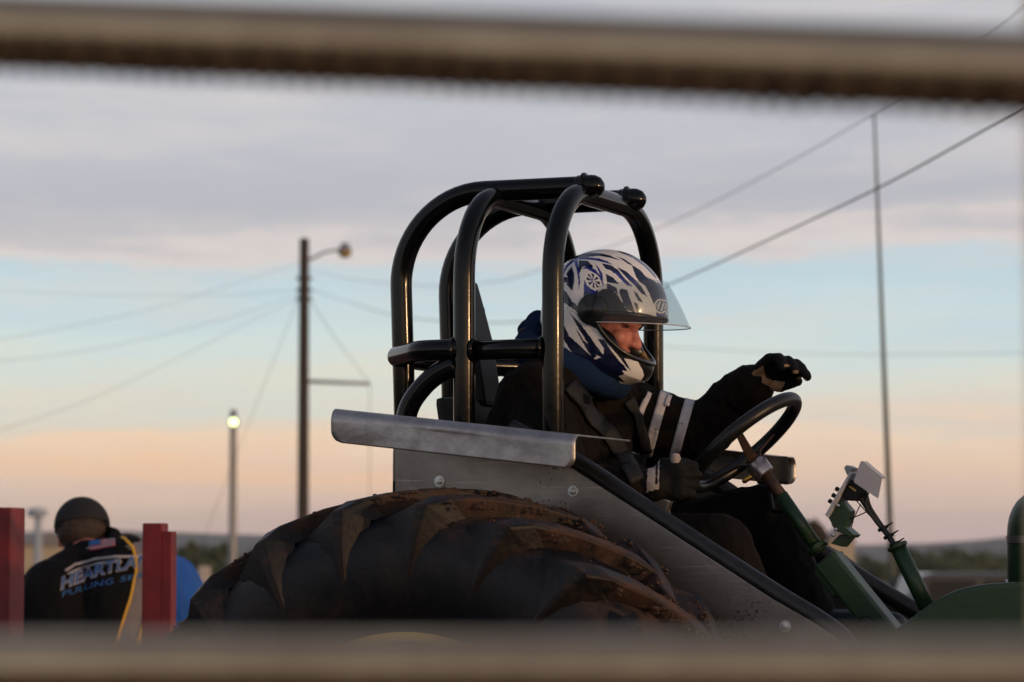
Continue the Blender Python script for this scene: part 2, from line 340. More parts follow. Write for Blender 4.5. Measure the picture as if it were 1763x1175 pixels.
# ------------------------------------------------------------------ setting
GZ0 = .25      # level of the track
def gz(p):
    r_ = math.hypot(p[0]-CAM.x, p[1]-CAM.y)
    return GZ0-2.6*(1-math.exp(-max(r_-20, 0)/110))
vs = [(CAM.x, CAM.y, GZ0)]; fs = []; rings = [3, 6, 10, 16, 25, 35, 50, 70, 100, 150, 220, 320, 480, 800, 1500, 3000, 6500]; NA = 96
for r_ in rings:
    for k in range(NA):
        a = 2*math.pi*k/NA; p = (CAM.x+r_*math.cos(a), CAM.y+r_*math.sin(a)); vs.append((*p, gz(p)))
for k in range(NA): fs.append([0, 1+k, 1+(k+1) % NA])
for i in range(len(rings)-1):
    for k in range(NA):
        a = 1+i*NA; k2 = (k+1) % NA; fs.append([a+k, a+NA+k, a+NA+k2, a+k2])
g = new('ground', vs, fs, M['ground']); tag(g, 'dry brown dirt of the pulling track and the flat land beyond', kind='structure')
vs = []; fs = []; NH = 720; NR = 9
for k in range(NH):
    a = 2*math.pi*k/NH
    d = Vector((math.cos(a), math.sin(a), 0)); x = math.degrees(math.atan2(d.dot(RT), d.dot(FH)))
    H = 33 + 13*noise.noise((x*.09, 3, 0)) + 8*noise.noise((x*.31, 7, 0)) + 3*noise.noise((x*1.3, 2, 0))
    H += 14*math.exp(-((x+7)/5)**2) - 10*math.exp(-((x-6)/3.2)**2) + 34*math.exp(-((x-11.3)/1.9)**2)
    for i in range(NR):
        u = i/(NR-1); rr = 3300+2000*u
        z = -4 + (H+4)*math.sin(math.pi*min(u*1.35, 1)*.5 if u < .74 else math.pi*.5*(1+(u-.74)/.26))
        z += 2*noise.noise((d.x*40+u*9, d.y*40, u*5))
        vs.append((CAM.x+d.x*rr, CAM.y+d.y*rr, z if 0 < i < NR-1 else -6))
for k in range(NH):
    for i in range(NR-1):
        a = k*NR+i; b2 = ((k+1) % NH)*NR+i; fs.append([a, a+1, b2+1, b2])
tag(new('hills', vs, fs, M['hill']), 'low blue-grey mesa ridge along the horizon', kind='structure')

# ------------------------------------------------------------------ pulling tractor
T = empty('pulling_tractor');  tag(T, 'green open pulling tractor with black roll cage and muddy rear tyre', 'tractor')
# rear wheels
WX, WZ, NL = -.080, .953, 22
def wp(v, r_, a): return Vector((r_*math.sin(a), v, r_*math.cos(a)))
def carc(vs_):  # carcass profile
    return vs_
prof = [(-.195, .462), (-.222, .482), (-.248, .535), (-.262, .59), (-.266, .645), (-.260, .69), (-.243, .727), (-.205, .757), (-.10, .785), (0, .790)]
prof = prof + [(-v, r_) for v, r_ in prof[-2::-1]]
def wheel(y, flip):
    nseg = 128
    rp = [(-.20, .478), (-.215, .478), (-.218, .455), (-.19, .445), (-.15, .425), (-.13, .40), (-.05, .39), (-.03, .36), (-.035, .15), (-.07, .12), (-.09, .09), (-.09, 0.0)]
    vs = []; fs = []
    for v, r_ in rp:
        for k in range(96): vs.append(wp(v, max(r_, .001), 2*math.pi*k/96))
    for i in range(len(rp)-1):
        for k in range(96): fs.append([i*96+k, i*96+(k+1) % 96, (i+1)*96+(k+1) % 96, (i+1)*96+k])
    w_ = new('rear_wheel', vs, fs, M['yellow'], T); sharp(w_, 30); w_.location = (WX, y, WZ); w_.scale = (.841, .95, .841)
    vs = []; fs = []
    for v, r_ in prof:
        for k in range(nseg): vs.append(wp(v, r_, 2*math.pi*k/nseg))
    for i in range(len(prof)-1):
        for k in range(nseg): fs.append([i*nseg+k, (i+1)*nseg+k, (i+1)*nseg+(k+1) % nseg, i*nseg+(k+1) % nseg])
    ty = new('tyre', vs, fs, M['tyre'], w_)
    me0 = None
    for side in (1, -1):
        bm = bmesh.new(); rows = []
        # v, radius, angle, half width of the crest, spread of the left and right flank
        stn = [(-.250, .545, -.040, .004, .020, .014), (-.2685, .63, -.026, .007, .050, .028), (-.274, .705, -.012, .009, .078, .042), (-.266, .788, .002, .012, .092, .046), (-.222, .810, .040, .022, .066, .030),
               (-.13, .824, .130, .026, .022, .018), (-.04, .831, .235, .025, .016, .016), (.035, .832, .315, .027, .016, .016)]
        for v, r_, a, hw, fl, fr_ in stn:
            row = []
            for sgn, inn in ((-1, 1), (-1, 0), (1, 0), (1, 1)):
                h2 = (hw if inn == 0 else hw+(fr_ if sgn > 0 else fl))*1.18/.82
                vv, rr = v, r_
                if inn:
                    dv, dr = -v*.9, .60-r_; ln = max(math.hypot(dv, dr), 1e-6); dp = .075 if r_ > .80 else (.055 if r_ > .75 else (.038 if r_ > .66 else .025)); vv += dv/ln*dp; rr += dr/ln*dp
                row.append(bm.verts.new(wp(vv*side, rr, a+sgn*h2)))
            rows.append(row)
        for i in range(len(rows)-1):
            for q, mi in ((0, 0 if i < 5 else 1), (1, 0), (2, 1)):  # left shoulder flank takes the bluer rubber, sky light put into its colour
                f = bm.faces.new([rows[i][q], rows[i][q+1], rows[i+1][q+1], rows[i+1][q]]); f.material_index = mi
        for rw, mi in ((rows[0], 1), (rows[-1], 1)): bm.faces.new(rw).material_index = mi
        bmesh.ops.recalc_face_normals(bm, faces=bm.faces)
        ed = [e for e in bm.edges if len(e.link_faces) == 2 and {f.material_index for f in e.link_faces} == {0, 1}]
        bmesh.ops.bevel(bm, geom=ed, offset=.007, segments=2, profile=.5, affect='EDGES', material=1)
        lg = bmobj('lug', bm, [M['lugtop'], M['lugside']], w_); sharp(lg, 16); me0 = lg.data
        for k in range(NL):
            o = lg if k == 0 else bpy.data.objects.new('lug', me0)
            if k: COL.objects.link(o); o.parent = w_
            o.rotation_euler.y = 2*math.pi*(k+.28+(.5 if side < 0 else 0))/NL
    # crumbs of dried mud on the lug edges
    ico = bmesh.new(); bmesh.ops.create_icosphere(ico, subdivisions=1, radius=1); ico.verts.ensure_lookup_table()
    iv = [v.co.copy() for v in ico.verts]; jf = [[v.index for v in f.verts] for f in ico.faces]; ico.free()
    vs = []; fs = []; rnd = random.Random(3)
    for k in range(NL):
        for side in (1, -1):
            a0 = 2*math.pi*(k+.28+(.5 if side < 0 else 0))/NL
            for q in range(150):
                u = rnd.random()**.8; v = -.255+u*.28; a = a0+.006+u*.31
                if noise.noise((a*9, v*14, side*3)) < .02: continue
                sg = rnd.choice((-1, 1)); top = .799+.033*min(1, u*1.6)
                p = wp(v*side, top-rnd.uniform(.000, .020), a+sg*(.036+rnd.uniform(0, .012))*1.18/.82)
                sc = rnd.uniform(.0018, .0062); b0 = len(vs)
                st_ = Vector((rnd.uniform(.7, 1.8), rnd.uniform(.7, 1.8), rnd.uniform(.5, 1)))
                for c in iv: vs.append(p+Vector((c.x*st_.x, c.y*st_.y, c.z*st_.z))*sc*rnd.uniform(.75, 1.25))
                fs += [[b0+i for i in f] for f in jf]
    o = new('mud_crumbs', vs, fs, M['mud'], w_, False); o['kind'] = 'stuff'; o['label'] = 'reddish brown mud crumbs on the tread lugs'
    for k in range(8):
        a = 2*math.pi*k/8; c = wp(-.035, .10+.02, a)
        lathe('wheel_bolt', [(0, .014), (.016, .014), (.018, .009), (.03, .009)], wp(-.033, .19, a), (0, -1, 0), M['bolt'], w_, 8)
    if flip: w_.rotation_euler.z = math.pi
    return w_
wheel(-.75, False); wheel(.75, True)
# chassis below the frame
box('axle_housing', Vector((WX, 0, WZ)), AXW, (.13, .62, .12), M['green'], T, .03)
box('transmission_housing', Vector((.35, 0, .95)), AXW, (.62, .17, .27), M['green'], T, .04)
box('engine_block', Vector((1.75, 0, 1.0)), AXW, (.62, .2, .25), M['green'], T, .03)
box('front_frame', Vector((2.6, 0, .8)), AXW, (.6, .18, .07), M['green'], T, .02)
box('front_axle', Vector((2.85, 0, .372+GZ0)), AXW, (.05, .55, .05), M['green'], T, .01)
for s_ in (-1, 1):
    fw = lathe('front_wheel', [(-.10, .15), (-.11, .2), (-.09, .33), (-.03, .37), (.03, .37), (.09, .33), (.11, .2), (.10, .15)], (2.85, s_*.62, .372+GZ0), (0, 1, 0), M['rubber'], T, 40)
    lathe('front_rim', [(-.105, .16), (-.05, .15), (-.04, .02), (.04, .02), (.05, .15), (.105, .16)], (2.85, s_*.62, .372+GZ0), (0, 1, 0), M['yellow'], fw, 32)
box('front_pedestal', Vector((2.8, 0, .70)), AXW, (.08, .1, .12), M['green'], T, .01)
# roll cage
HW, RI, TR, ZT, XF, XM = .337, .143, .0245, 2.352, .003, -.212
CG = round_tube('roll_cage', fillet([(XF, -HW, 1.55), (XF, -HW, ZT-.012), (XF, HW, ZT-.012), (XF, HW, 1.55)], .2, 14), TR, M['cage'], T)
round_tube('hoop', fillet([(XM, -HW, 1.55), (XM, -HW, ZT-.012), (XM, HW, ZT-.012), (XM, HW, 1.55)], .2, 14), TR, M['cage'], CG)
for s_ in (-1, 1):
    round_tube('top_tube', fillet([(-.435, s_*RI, 1.55), (-.462, s_*RI, ZT+.004), (XF+.020, s_*RI, ZT+.004)], .21, 16), TR+.001, M['cage'], CG)
    o = lathe('end_cap', [(-.045, .0255), (-.04, .0275), (-.01, .0275), (0, .026), (.012, .020), (.019, .010), (.021, .001)], (XF+.030, s_*RI, ZT+.004), (1, 0, 0), M['cage'], CG, 24)
    zb = PX(870, 602, -HW).z
    tube('side_bar', [(XM+.02, s_*HW, zb), (XF-.02, s_*HW, zb)], TR*.92, M['cage'], CG, 20)
    b0 = PX(786, 628, -HW); b1 = PX(735, 662, -HW); b2 = PX(700, 712, -HW); b3 = PX(694, 760, -HW)
    pts = [b0, b0.lerp(b1, .5)+Vector((0, 0, .008)), b1+Vector((0, 0, .006)), b2.lerp(b1, .45)+Vector((-.008, 0, .002)), b2, b3, b3-Vector((0, 0, .12))]
    sm = []
    for i in range(len(pts)-1):
        for k in range(4): sm.append(pts[i].lerp(pts[i+1], k/4))
    sm.append(pts[-1])
    for _ in range(3): sm = [sm[0]]+[(sm[i-1]+sm[i]*2+sm[i+1])/4 for i in range(1, len(sm)-1)]+[sm[-1]]
    if s_ > 0: sm = [Vector((p.x, -p.y, p.z)) for p in sm]
    tube('brace', sm, TR*.96, M['cage'], CG, 20)
zb = PX(730, 604, -HW).z
XR = -.459
round_tube('rear_bar', fillet([(XM-.015, -HW, zb), (XR+.14, -HW, zb), (XR, -RI-.02, zb), (XR, RI+.02, zb), (XR+.14, HW, zb), (XM-.015, HW, zb)], [.07, .07, .07, .07], 8), TR, M['cage'], CG)
def weld(c, ax, rad, seed):     # bead of weld round a joint
    rnd = random.Random(seed); ax = Vector(ax).normalized(); x = ax.orthogonal().normalized(); y = ax.cross(x); P = []; rr = []
    for k in range(37):
        a = 2*math.pi*k/36; P.append(Vector(c)+(x*math.cos(a)+y*math.sin(a))*rad); rr.append(.0045*(1+.35*math.sin(k*3.1)+.2*rnd.random()))
    return tube('weld_bead', P, rr, M['cage'], CG, 6, False)
for s_ in (-1, 1):
    for x_ in (XM+.024, XF-.024): weld((x_, s_*HW, PX(870, 602, -HW).z), (1, 0, 0), TR*.95, int(x_*999)+s_)
    weld((XM-.024, s_*HW, zb), (1, 0, 0), TR, 5+s_)
    weld((XF+.003, s_*RI, ZT+.004), (1, 0, 0), TR+.004, 9+s_); pass
# fenders
def fender(s_):
    Y0, Y1 = -.45, -.785
    mir = (lambda p: Vector((p.x, -p.y, p.z))) if s_ > 0 else (lambda p: Vector(p))
    poly = [PX(680, 748, Y0), PX(900, 762, Y0), PX(985, 806, Y0), PX(1080, 868, Y0), PX(1180, 934, Y0), PX(1330, 1032, Y0), PX(1390, 1066, Y0), PX(1432, 1092, Y0), PX(1462, 1122, Y0), PX(1480, 1160, Y0), PX(1490, 1230, Y0), PX(680, 1230, Y0)]
    poly = [mir(p) for p in poly]
    sp_ = prism('fender', poly, Vector((0, .005*-s_, 0)), M['sheet'], T, .0012)
    # black tube along the sloping edge, just inside the sheet
    edge = [PX(880, 738, Y0+.03), PX(1000, 800, Y0+.03), PX(1090, 862, Y0+.03), PX(1190, 928, Y0+.03), PX(1340, 1026, Y0+.03), PX(1402, 1062, Y0+.03), PX(1450, 1096, Y0+.03), PX(1478, 1140, Y0+.03), PX(1490, 1200, Y0+.03)]
    sm = []
    for i in range(len(edge)-1):
        for k in range(4): sm.append(edge[i].lerp(edge[i+1], k/4))
    sm.append(edge[-1])
    for _ in range(2): sm = [sm[0]]+[(sm[i-1]+sm[i]*2+sm[i+1])/4 for i in range(1, len(sm)-1)]+[sm[-1]]
    tube('edge_tube', [mir(p) for p in sm], .0215, M['tubeblk'], sp_, 16)
    # bent top with a turned down lip
    A, B = PX(571, 708, Y1), PX(990, 753, Y1)
    rb = .022; path = [(Y0, 0), (Y0-.1, 0), (Y1+rb+.09, 0), (Y1+rb, 0)]
    for k in range(1, 9): a = k/8*math.pi/2; path.append((Y1+rb-rb*math.sin(a), -rb+rb*math.cos(a)))
    LIP = .070
    for k in range(1, 15): path.append((Y1, -rb-(LIP-rb)*k/14))
    nx = 40; vs = []; fs = []; rc = .024
    for y_, dz in path:
        ins = 0
        dep = LIP+dz
        if dep < rc: ins = rc-math.sqrt(max(rc*rc-(rc-dep)**2, 0))
        for i in range(nx+1):
            L0 = (B-A).length; u = (ins+(L0-2*ins)*i/nx)/L0; p = A.lerp(B, u); x_ = p.x; z_ = p.z+dz+.004
            y2 = y_+.004*noise.noise((x_*3, y_*4, 1))+(.003*noise.noise((x_*7, 2, dz*20)) if dz < -.02 else 0)
            vs.append(mir(Vector((x_, y2, z_))))
    for j in range(len(path)-1):
        for i in range(nx): fs.append([j*(nx+1)+i, j*(nx+1)+i+1, (j+1)*(nx+1)+i+1, (j+1)*(nx+1)+i])
    o = new('fender_top', vs, fs, M['alu'], sp_); md = o.modifiers.new('thickness', 'SOLIDIFY'); md.thickness = .004; md.offset = 0
    for px, py in ((757, 829), (987, 846), (1352, 1079)):
        c = mir(PX(px, py, Y0-.001)); ax = (0, s_, 0)
        lathe('bolt', [(-.001, .0125), (.002, .0125), (.0022, .0075), (.006, .0075), (.0065, .004), (.009, .004), (.0092, .0001)], c, ax, M['bolt'], sp_, 16)
fender(-1); fender(1)
# seat
back = [PX(794, 492, 0), PX(800, 480, 0), PX(808, 486, 0), PX(820, 530, 0), PX(834, 584, 0), PX(852, 700, 0), PX(806, 700, 0), PX(800, 590, 0)]
st = prism('seat', [p+Vector((0, -.19, 0)) for p in (PX(800, 690, 0), PX(845, 690, 0), PX(880, 880, 0), PX(930, 1020, 0), PX(1120, 1030, 0), PX(1125, 1070, 0), PX(880, 1075, 0), PX(830, 900, 0))], Vector((0, .38, 0)), M['black'], T, .018)
prism('headrest', [p+Vector((0, -.06, 0)) for p in back], Vector((0, .12, 0)), M['black'], st, .012)
box('seat_mount', PX(960, 1110, 0), AXW, (.2, .15, .1), M['black'], T, .01)
for s_ in (-1, 1): box('seat_bolster', PX(960, 1000, s_*.23), AXW, (.16, .025, .09), M['black'], T, .015)
# steering
ax_s = Vector((-.655, 0, .755)).normalized()
sc = PX(1281, 763, 0); hub = PX(1313, 812, 0)
e1 = Vector((.755, 0, .655)); e2_ = Vector((0, 1, 0)); RW = .150
ring = [sc+(e1*math.cos(2*math.pi*k/72)+e2_*math.sin(2*math.pi*k/72))*RW for k in range(73)]
SW = tube('steering_wheel', ring, .0162, M['steerblk'], T, 18, False)
for a in (R(165), R(75), R(285)):
    rp_ = sc+(e1*math.cos(a)+e2_*math.sin(a))*(RW-.004); mid = hub+ax_s*.028+(rp_-hub)*.25
    d = (rp_-hub).normalized(); sd_ = d.cross(ax_s).normalized()
    bm = bmesh.new(); rows = []
    for p, w_, n_ in ((hub+ax_s*.022, .014, 0), (mid, .011, 0), (rp_, .007, 0)):
        nn = ax_s*.0022
        rows.append([bm.verts.new(q) for q in (p-sd_*w_-nn, p+sd_*w_-nn, p+sd_*w_+nn, p-sd_*w_+nn)])
    for i in range(2):
        for q in range(4): bm.faces.new([rows[i][q], rows[i][(q+1) % 4], rows[i+1][(q+1) % 4], rows[i+1][q]])
    bm.faces.new(rows[0]); bm.faces.new(rows[2])
    bmobj('spoke', bm, M['rust'], SW)
lathe('wheel_hub', [(-.012, .012), (-.010, .024), (.022, .026), (.028, .022), (.03, .0)], hub, ax_s, M['chrome'], SW, 24)
lathe('release_pin', [(0, .006), (.02, .006), (.024, .003)], hub-Vector((.02, .022, .012)), (-.7, -.3, -.5), M['brass'], SW, 10)
cdn = -ax_s
tube('steering_shaft', [hub-ax_s*.005, PX(1352, 863, 0)], .0145, M['rust'], T, 16)
CLM = tube('steering_column', [PX(1345, 853, 0), PX(1412, 950, 0)], .0155, M['green'], T, 20)
cc = PX(1408, 944, 0); lathe('collar', [(-.005, .025), (.006, .025)], cc, ax_s, M['green'], CLM, 24)
a0, a1 = PX(1424, 962, 0), PX(1542, 1108, 0); ad = (a1-a0).normalized(); an = ad.cross(Vector((0, 1, 0))).normalized()
box('column_housing', (a0+a1)/2, (ad, Vector((0, 1, 0)), an), ((a1-a0).length/2, .036, .030), M['green'], CLM, .008)
box('housing_step', a0+ad*.045+an*-.030, (ad, Vector((0, 1, 0)), an), (.038, .03, .010), M['green'], CLM, .005)
lathe('pivot_knob', [(0, .018), (.01, .018), (.012, .008), (.02, .008)], PX(1490, 1074, -.05), (0, -1, 0), M['black'], CLM, 16)
box('gauge_box', PX(1330, 810, .13), (Vector((.8, .5, 0)), Vector((-.5, .8, 0)), Vector((0, 0, 1))), (.036, .022, .032), M['black'], T, .006)
tube('gauge_bracket', fillet([PX(1320, 825, .13), PX(1330, 880, .08), PX(1350, 880, .015)], .02), .006, M['black'], T, 8)
# instrument bracket: green angle plates, bright face plate, white switch box
u_ = (PX(1472, 800, 0)-PX(1425, 888, 0)).normalized(); n_ = Vector((0, 1, 0)).cross(u_).normalized()   # plate direction
IB = prism('instrument_bracket', [PX(1448, 862, -.03), PX(1463, 880, -.03), PX(1453, 912, -.03), PX(1434, 906, -.03), PX(1425, 890, -.03)], Vector((0, .05, 0)), M['green'], T, .002)
prism('lower_plate', [PX(1430, 902, -.035), PX(1452, 906, -.035), PX(1470, 921, -.035), PX(1465, 926, -.035), PX(1438, 914, -.035)], Vector((0, .06, 0)), M['green'], IB, .002)
prism('bracket_foot', [PX(1446, 920, -.02), PX(1466, 923, -.02), PX(1450, 942, -.02), PX(1430, 936, -.02)], Vector((0, .045, 0)), M['green'], IB, .002)
prism('face_plate', [PX(1420, 887, -.045), PX(1463, 812, -.045), PX(1467, 815, -.045), PX(1425, 891, -.045)], Vector((0, .09, 0)), M['boxwhite'], IB, .0012)
prism('relay', [PX(1447, 850, -.03), PX(1466, 826, -.03), PX(1486, 842, -.03), PX(1474, 863, -.03), PX(1455, 862, -.03)], Vector((0, .05, 0)), M['black'], IB, .003)
prism('warning_label', [PX(1461, 838, -.032), PX(1464, 837, -.032), PX(1474, 844, -.032), PX(1472, 847, -.032)], Vector((0, .002, 0)), M['yellow'], IB)
prism('mount_clip', [PX(1453, 806, -.03), PX(1457, 801, -.03), PX(1468, 806, -.03), PX(1462, 818, -.03), PX(1458, 818, -.03)], Vector((0, .05, 0)), M['galv'], IB, .001)
def openbox():     # sheet metal cover, open underneath
    P = [PX(1466, 830, -.05), PX(1470, 818, -.05), PX(1481, 795, -.05), PX(1487, 795, -.05), PX(1518, 822, -.05), PX(1512, 858, -.05)]
    vs = []; fs = []
    off = Vector((0, .035, 0))
    prism('switch_box', [PX(1482, 794, -.05), PX(1486, 794.5, -.05), PX(1519, 822, -.05), PX(1511.5, 859, -.05), PX(1509, 857, -.05), PX(1470, 831, -.05)], Vector((0, .004, 0)), M['boxwhite'], IB, .0008)
    prism('box_side', [PX(1482, 794, -.046), PX(1486, 794.5, -.046), PX(1473, 830, -.046), PX(1469, 829, -.046)], off, M['boxwhite'], IB, .0008)
    prism('box_top', [PX(1485, 794, -.046), PX(1487, 795, -.046), PX(1519, 822, -.046), PX(1516, 824, -.046)], off, M['boxwhite'], IB, .0008)
openbox()
for px, py in ((1444, 844), (1432, 865), (1438, 855)): lathe('bolt', [(0, .005), (.008, .005), (.009, .002)], PX(px, py, -.03), (-.8, -.1, .5), M['black'], IB, 8)
for px, py in ((1444, 871), (1440, 912), (1435, 922)): lathe('bolt', [(0, .004), (.006, .004), (.007, .002)], PX(px, py, -.036), (0, -1, 0), M['bolt'], IB, 8)
# conduit with wiring loom
CD = tube('conduit_pipe', [PX(1545, 941, 0), PX(1604, 1062, 0)], .0185, M['green'], T, 24)
cax = (PX(1545, 941, 0)-PX(1604, 1062, 0)).normalized(); lathe('pipe_flange', [(-.004, .023), (.002, .024), (.004, .0225)], PX(1545, 941, 0), cax, M['green'], CD, 24)
rnd = random.Random(5)
for k in range(7):
    y_ = rnd.uniform(-.012, .012); o_ = rnd.uniform(-6, 6)
    P = [PX(1484+rnd.uniform(-14, 14), 851+rnd.uniform(-4, 4), y_*2), PX(1494+o_, 872+o_*.4, y_), PX(1512+o_*.5, 899, y_*.8), PX(1530+o_*.4, 922, y_*.5), PX(1548+o_*.3, 950, 0)]
    sm = []
    for i in range(len(P)-1):
        for q in range(4): sm.append(P[i].lerp(P[i+1], q/4))
    sm.append(P[-1])
    for _ in range(3): sm = [sm[0]]+[(sm[i-1]+sm[i]*2+sm[i+1])/4 for i in range(1, len(sm)-1)]+[sm[-1]]
    tube('wire', sm, rnd.uniform(.0028, .005), M['cable'], CD, 8)
for P in ([(1474, 862), (1490, 880), (1505, 896)], [(1496, 880), (1478, 888), (1462, 894)], [(1482, 868), (1470, 892), (1466, 908)]):
    tube('loose_wire', fillet([PX(*q, -.01) for q in P], .02), .0014, M['cable'], CD, 6)
for t_ in (.25, .55, .85):
    c = PX(1512, 899, 0).lerp(PX(1545, 944, 0), t_); lathe('cable_tie', [(-.003, .0125), (.003, .0125)], c, cax, M['black'], CD, 12)
    lathe('tie_tail', [(0, .0025), (.018, .0015)], c+Vector((.008, -.004, .004)), (.8, 0, .5), M['black'], CD, 5)
# bonnet and pipe to the right
hp = [PX(1532, 1120, 0), PX(1560, 1092, 0), PX(1600, 1063, 0), PX(1640, 1034, 0), PX(1675, 1016, 0), PX(1710, 1007, 0), PX(1763, 1002, 0), PX(1900, 1000, 0), PX(2400, 1010, 0), PX(2400, 1300, 0), PX(1532, 1300, 0)]
hq = []
for i in range(len(hp)-4):
    p0, p1, p2, p3 = hp[max(i-1, 0)], hp[i], hp[i+1], hp[i+2]
    for k in range(6): t_ = k/6; hq.append(.5*(2*p1+(p2-p0)*t_+(2*p0-5*p1+4*p2-p3)*t_*t_+(3*p1-p0-3*p2+p3)*t_**3))
hp = hq+hp[-4:]
prism('bonnet', [Vector((p.x, -.17, p.z)) for p in hp], Vector((0, .34, 0)), M['green'], T, .012)
bc = PX(1820, 1000, 0); 
cn = lathe('intake_canister', [(-.01, .106), (0, .108), (.10, .108), (.12, .1068), (.14, .103), (.158, .096), (.175, .085), (.187, .071), (.195, .058), (.20, .050), (.52, .045), (.53, .0)], bc, (0, 0, 1), M['green'], T, 40)
lathe('clamp_band', [(-.008, .1085), (-.008, .111), (.008, .111), (.008, .1085)], bc+Vector((0, 0, .09)), (0, 0, 1), M['chrome'], cn, 40)
lathe('bonnet_bolt', [(0, .008), (.006, .008), (.008, .003)], PX(1735, 1004, -.03), (0, 0, 1), M['bolt'], T, 10)
# hand lever under the near hand
LV = tube('hand_lever', [PX(1152, 925, -.30), PX(1146, 850, -.29), PX(1150, 790, -.28)], .008, M['chrome'], T, 10)
box('lever_gate', PX(1136, 872, -.31), (Vector((.9, 0, -.4)), Vector((0, 1, 0)), Vector((.4, 0, .9))), (.022, .012, .022), M['chrome'], LV, .003)
prism('brass_catch', [PX(1114, 862, -.325), PX(1122, 848, -.325), PX(1127, 850, -.325), PX(1119, 864, -.325)], Vector((0, .01, 0)), M['brass'], LV, .001)
lathe('lever_knob', [(-.012, .002), (-.01, .009), (0, .012), (.01, .009), (.012, .002)], PX(1163, 790, -.31), (0, 0, 1), M['cuff'], LV, 12)

# ------------------------------------------------------------------ people
def capsule(bmv, bmf, a, b, ra, rb, n=14, m=5):
    a, b = Vector(a), Vector(b); d = b-a
    t = d.normalized() if d.length > 1e-6 else Vector((0, 0, 1)); x = t.orthogonal().normalized(); y = t.cross(x); rows = []
    for k in range(m+1): an = -math.pi/2+math.pi/2*k/m; rows.append((a+t*ra*math.sin(an), ra*math.cos(an)))
    for k in range(m+1): an = math.pi/2*k/m; rows.append((b+t*rb*math.sin(an), rb*math.cos(an)))
    b0 = len(bmv)
    for c, r_ in rows:
        for k in range(n): q = 2*math.pi*k/n; bmv.append(c+(x*math.cos(q)+y*math.sin(q))*max(r_, 1e-4))
    for i in range(len(rows)-1):
        for k in range(n): k2 = (k+1) % n; bmf.append([b0+i*n+k, b0+i*n+k2, b0+(i+1)*n+k2, b0+(i+1)*n+k])
    bmf.append([b0+k for k in range(n)][::-1]); bmf.append([b0+(len(rows)-1)*n+k for k in range(n)])
def ellip(bmv, bmf, c, ax, rad, n=20, m=12):
    b0 = len(bmv); c = Vector(c)
    for i in range(m+1):
        p = -math.pi/2+math.pi*i/m
        for k in range(n):
            q = 2*math.pi*k/n; v = (math.cos(p)*math.cos(q)*rad[0], math.cos(p)*math.sin(q)*rad[1], math.sin(p)*rad[2])
            if i in (0, m): v = (v[0]*.01+rad[0]*1e-4*math.cos(q), rad[1]*1e-4*math.sin(q), v[2])
            bmv.append(c+Vector(ax[0])*v[0]+Vector(ax[1])*v[1]+Vector(ax[2])*v[2])
    for i in range(m):
        for k in range(n): k2 = (k+1) % n; bmf.append([b0+i*n+k, b0+i*n+k2, b0+(i+1)*n+k2, b0+(i+1)*n+k])
    bmf.append([b0+k for k in range(n)][::-1]); bmf.append([b0+m*n+k for k in range(n)])
def fuse(name, segs, voxel, mt, parent=None, smooth=3, wrinkle=0, wscale=9, seed=0):
    """one continuous surface out of overlapping tapered limbs"""
    v, f = [], []
    for s_ in segs:
        if s_[0] == 'e': ellip(v, f, *s_[1:])
        else: capsule(v, f, *s_)
    o = new(name, v, f, mt)
    md = o.modifiers.new('r', 'REMESH'); md.mode = 'VOXEL'; md.voxel_size = voxel; md.use_smooth_shade = True
    if smooth: s2 = o.modifiers.new('s', 'SMOOTH'); s2.factor = .5; s2.iterations = smooth
    dg = bpy.context.evaluated_depsgraph_get(); me = bpy.data.meshes.new_from_object(o.evaluated_get(dg)); old = o.data
    o.modifiers.clear(); o.data = me; bpy.data.meshes.remove(old); me.name = name
    if wrinkle:
        nn = [vv.normal.copy() for vv in me.vertices]
        for vv, n3 in zip(me.vertices, nn):
            p = vv.co*wscale
            w1 = noise.noise((p.x*1.2+seed, p.y*1.2, p.z*.8)); w2 = abs(noise.noise((p.x*2.3, p.y*2.3+seed, p.z*1.6+w1*1.5)))
            vv.co += n3*wrinkle*(w1*.8+(.35-w2)*1.3)
    me.polygons.foreach_set('use_smooth', [True]*len(me.polygons)); me.update()
    me.materials.clear()
    for q in (mt if isinstance(mt, (list, tuple)) else [mt]): me.materials.append(q)
    if parent is not None: o.parent = parent
    return o
def bvh(o):
    me = o.data; return BVHTree.FromPolygons([v.co for v in me.vertices], [list(p.vertices) for p in me.polygons])
def hit(tree, px, py, off=.004):
    d = (FW+RT*((px-881.5)/F)-UP*((py-587.5)/F)).normalized(); p, n_, i, dd = tree.ray_cast(CAM, d)
    if p is None: return None, None
    if n_.dot(d) > 0: n_ = -n_
    return p+n_*off, n_
def inpoly(x, y, P):
    c = False; j = len(P)-1
    for i in range(len(P)):
        if (P[i][1] > y) != (P[j][1] > y) and x < (P[j][0]-P[i][0])*(y-P[i][1])/(P[j][1]-P[i][1])+P[i][0]: c = not c
        j = i
    return c
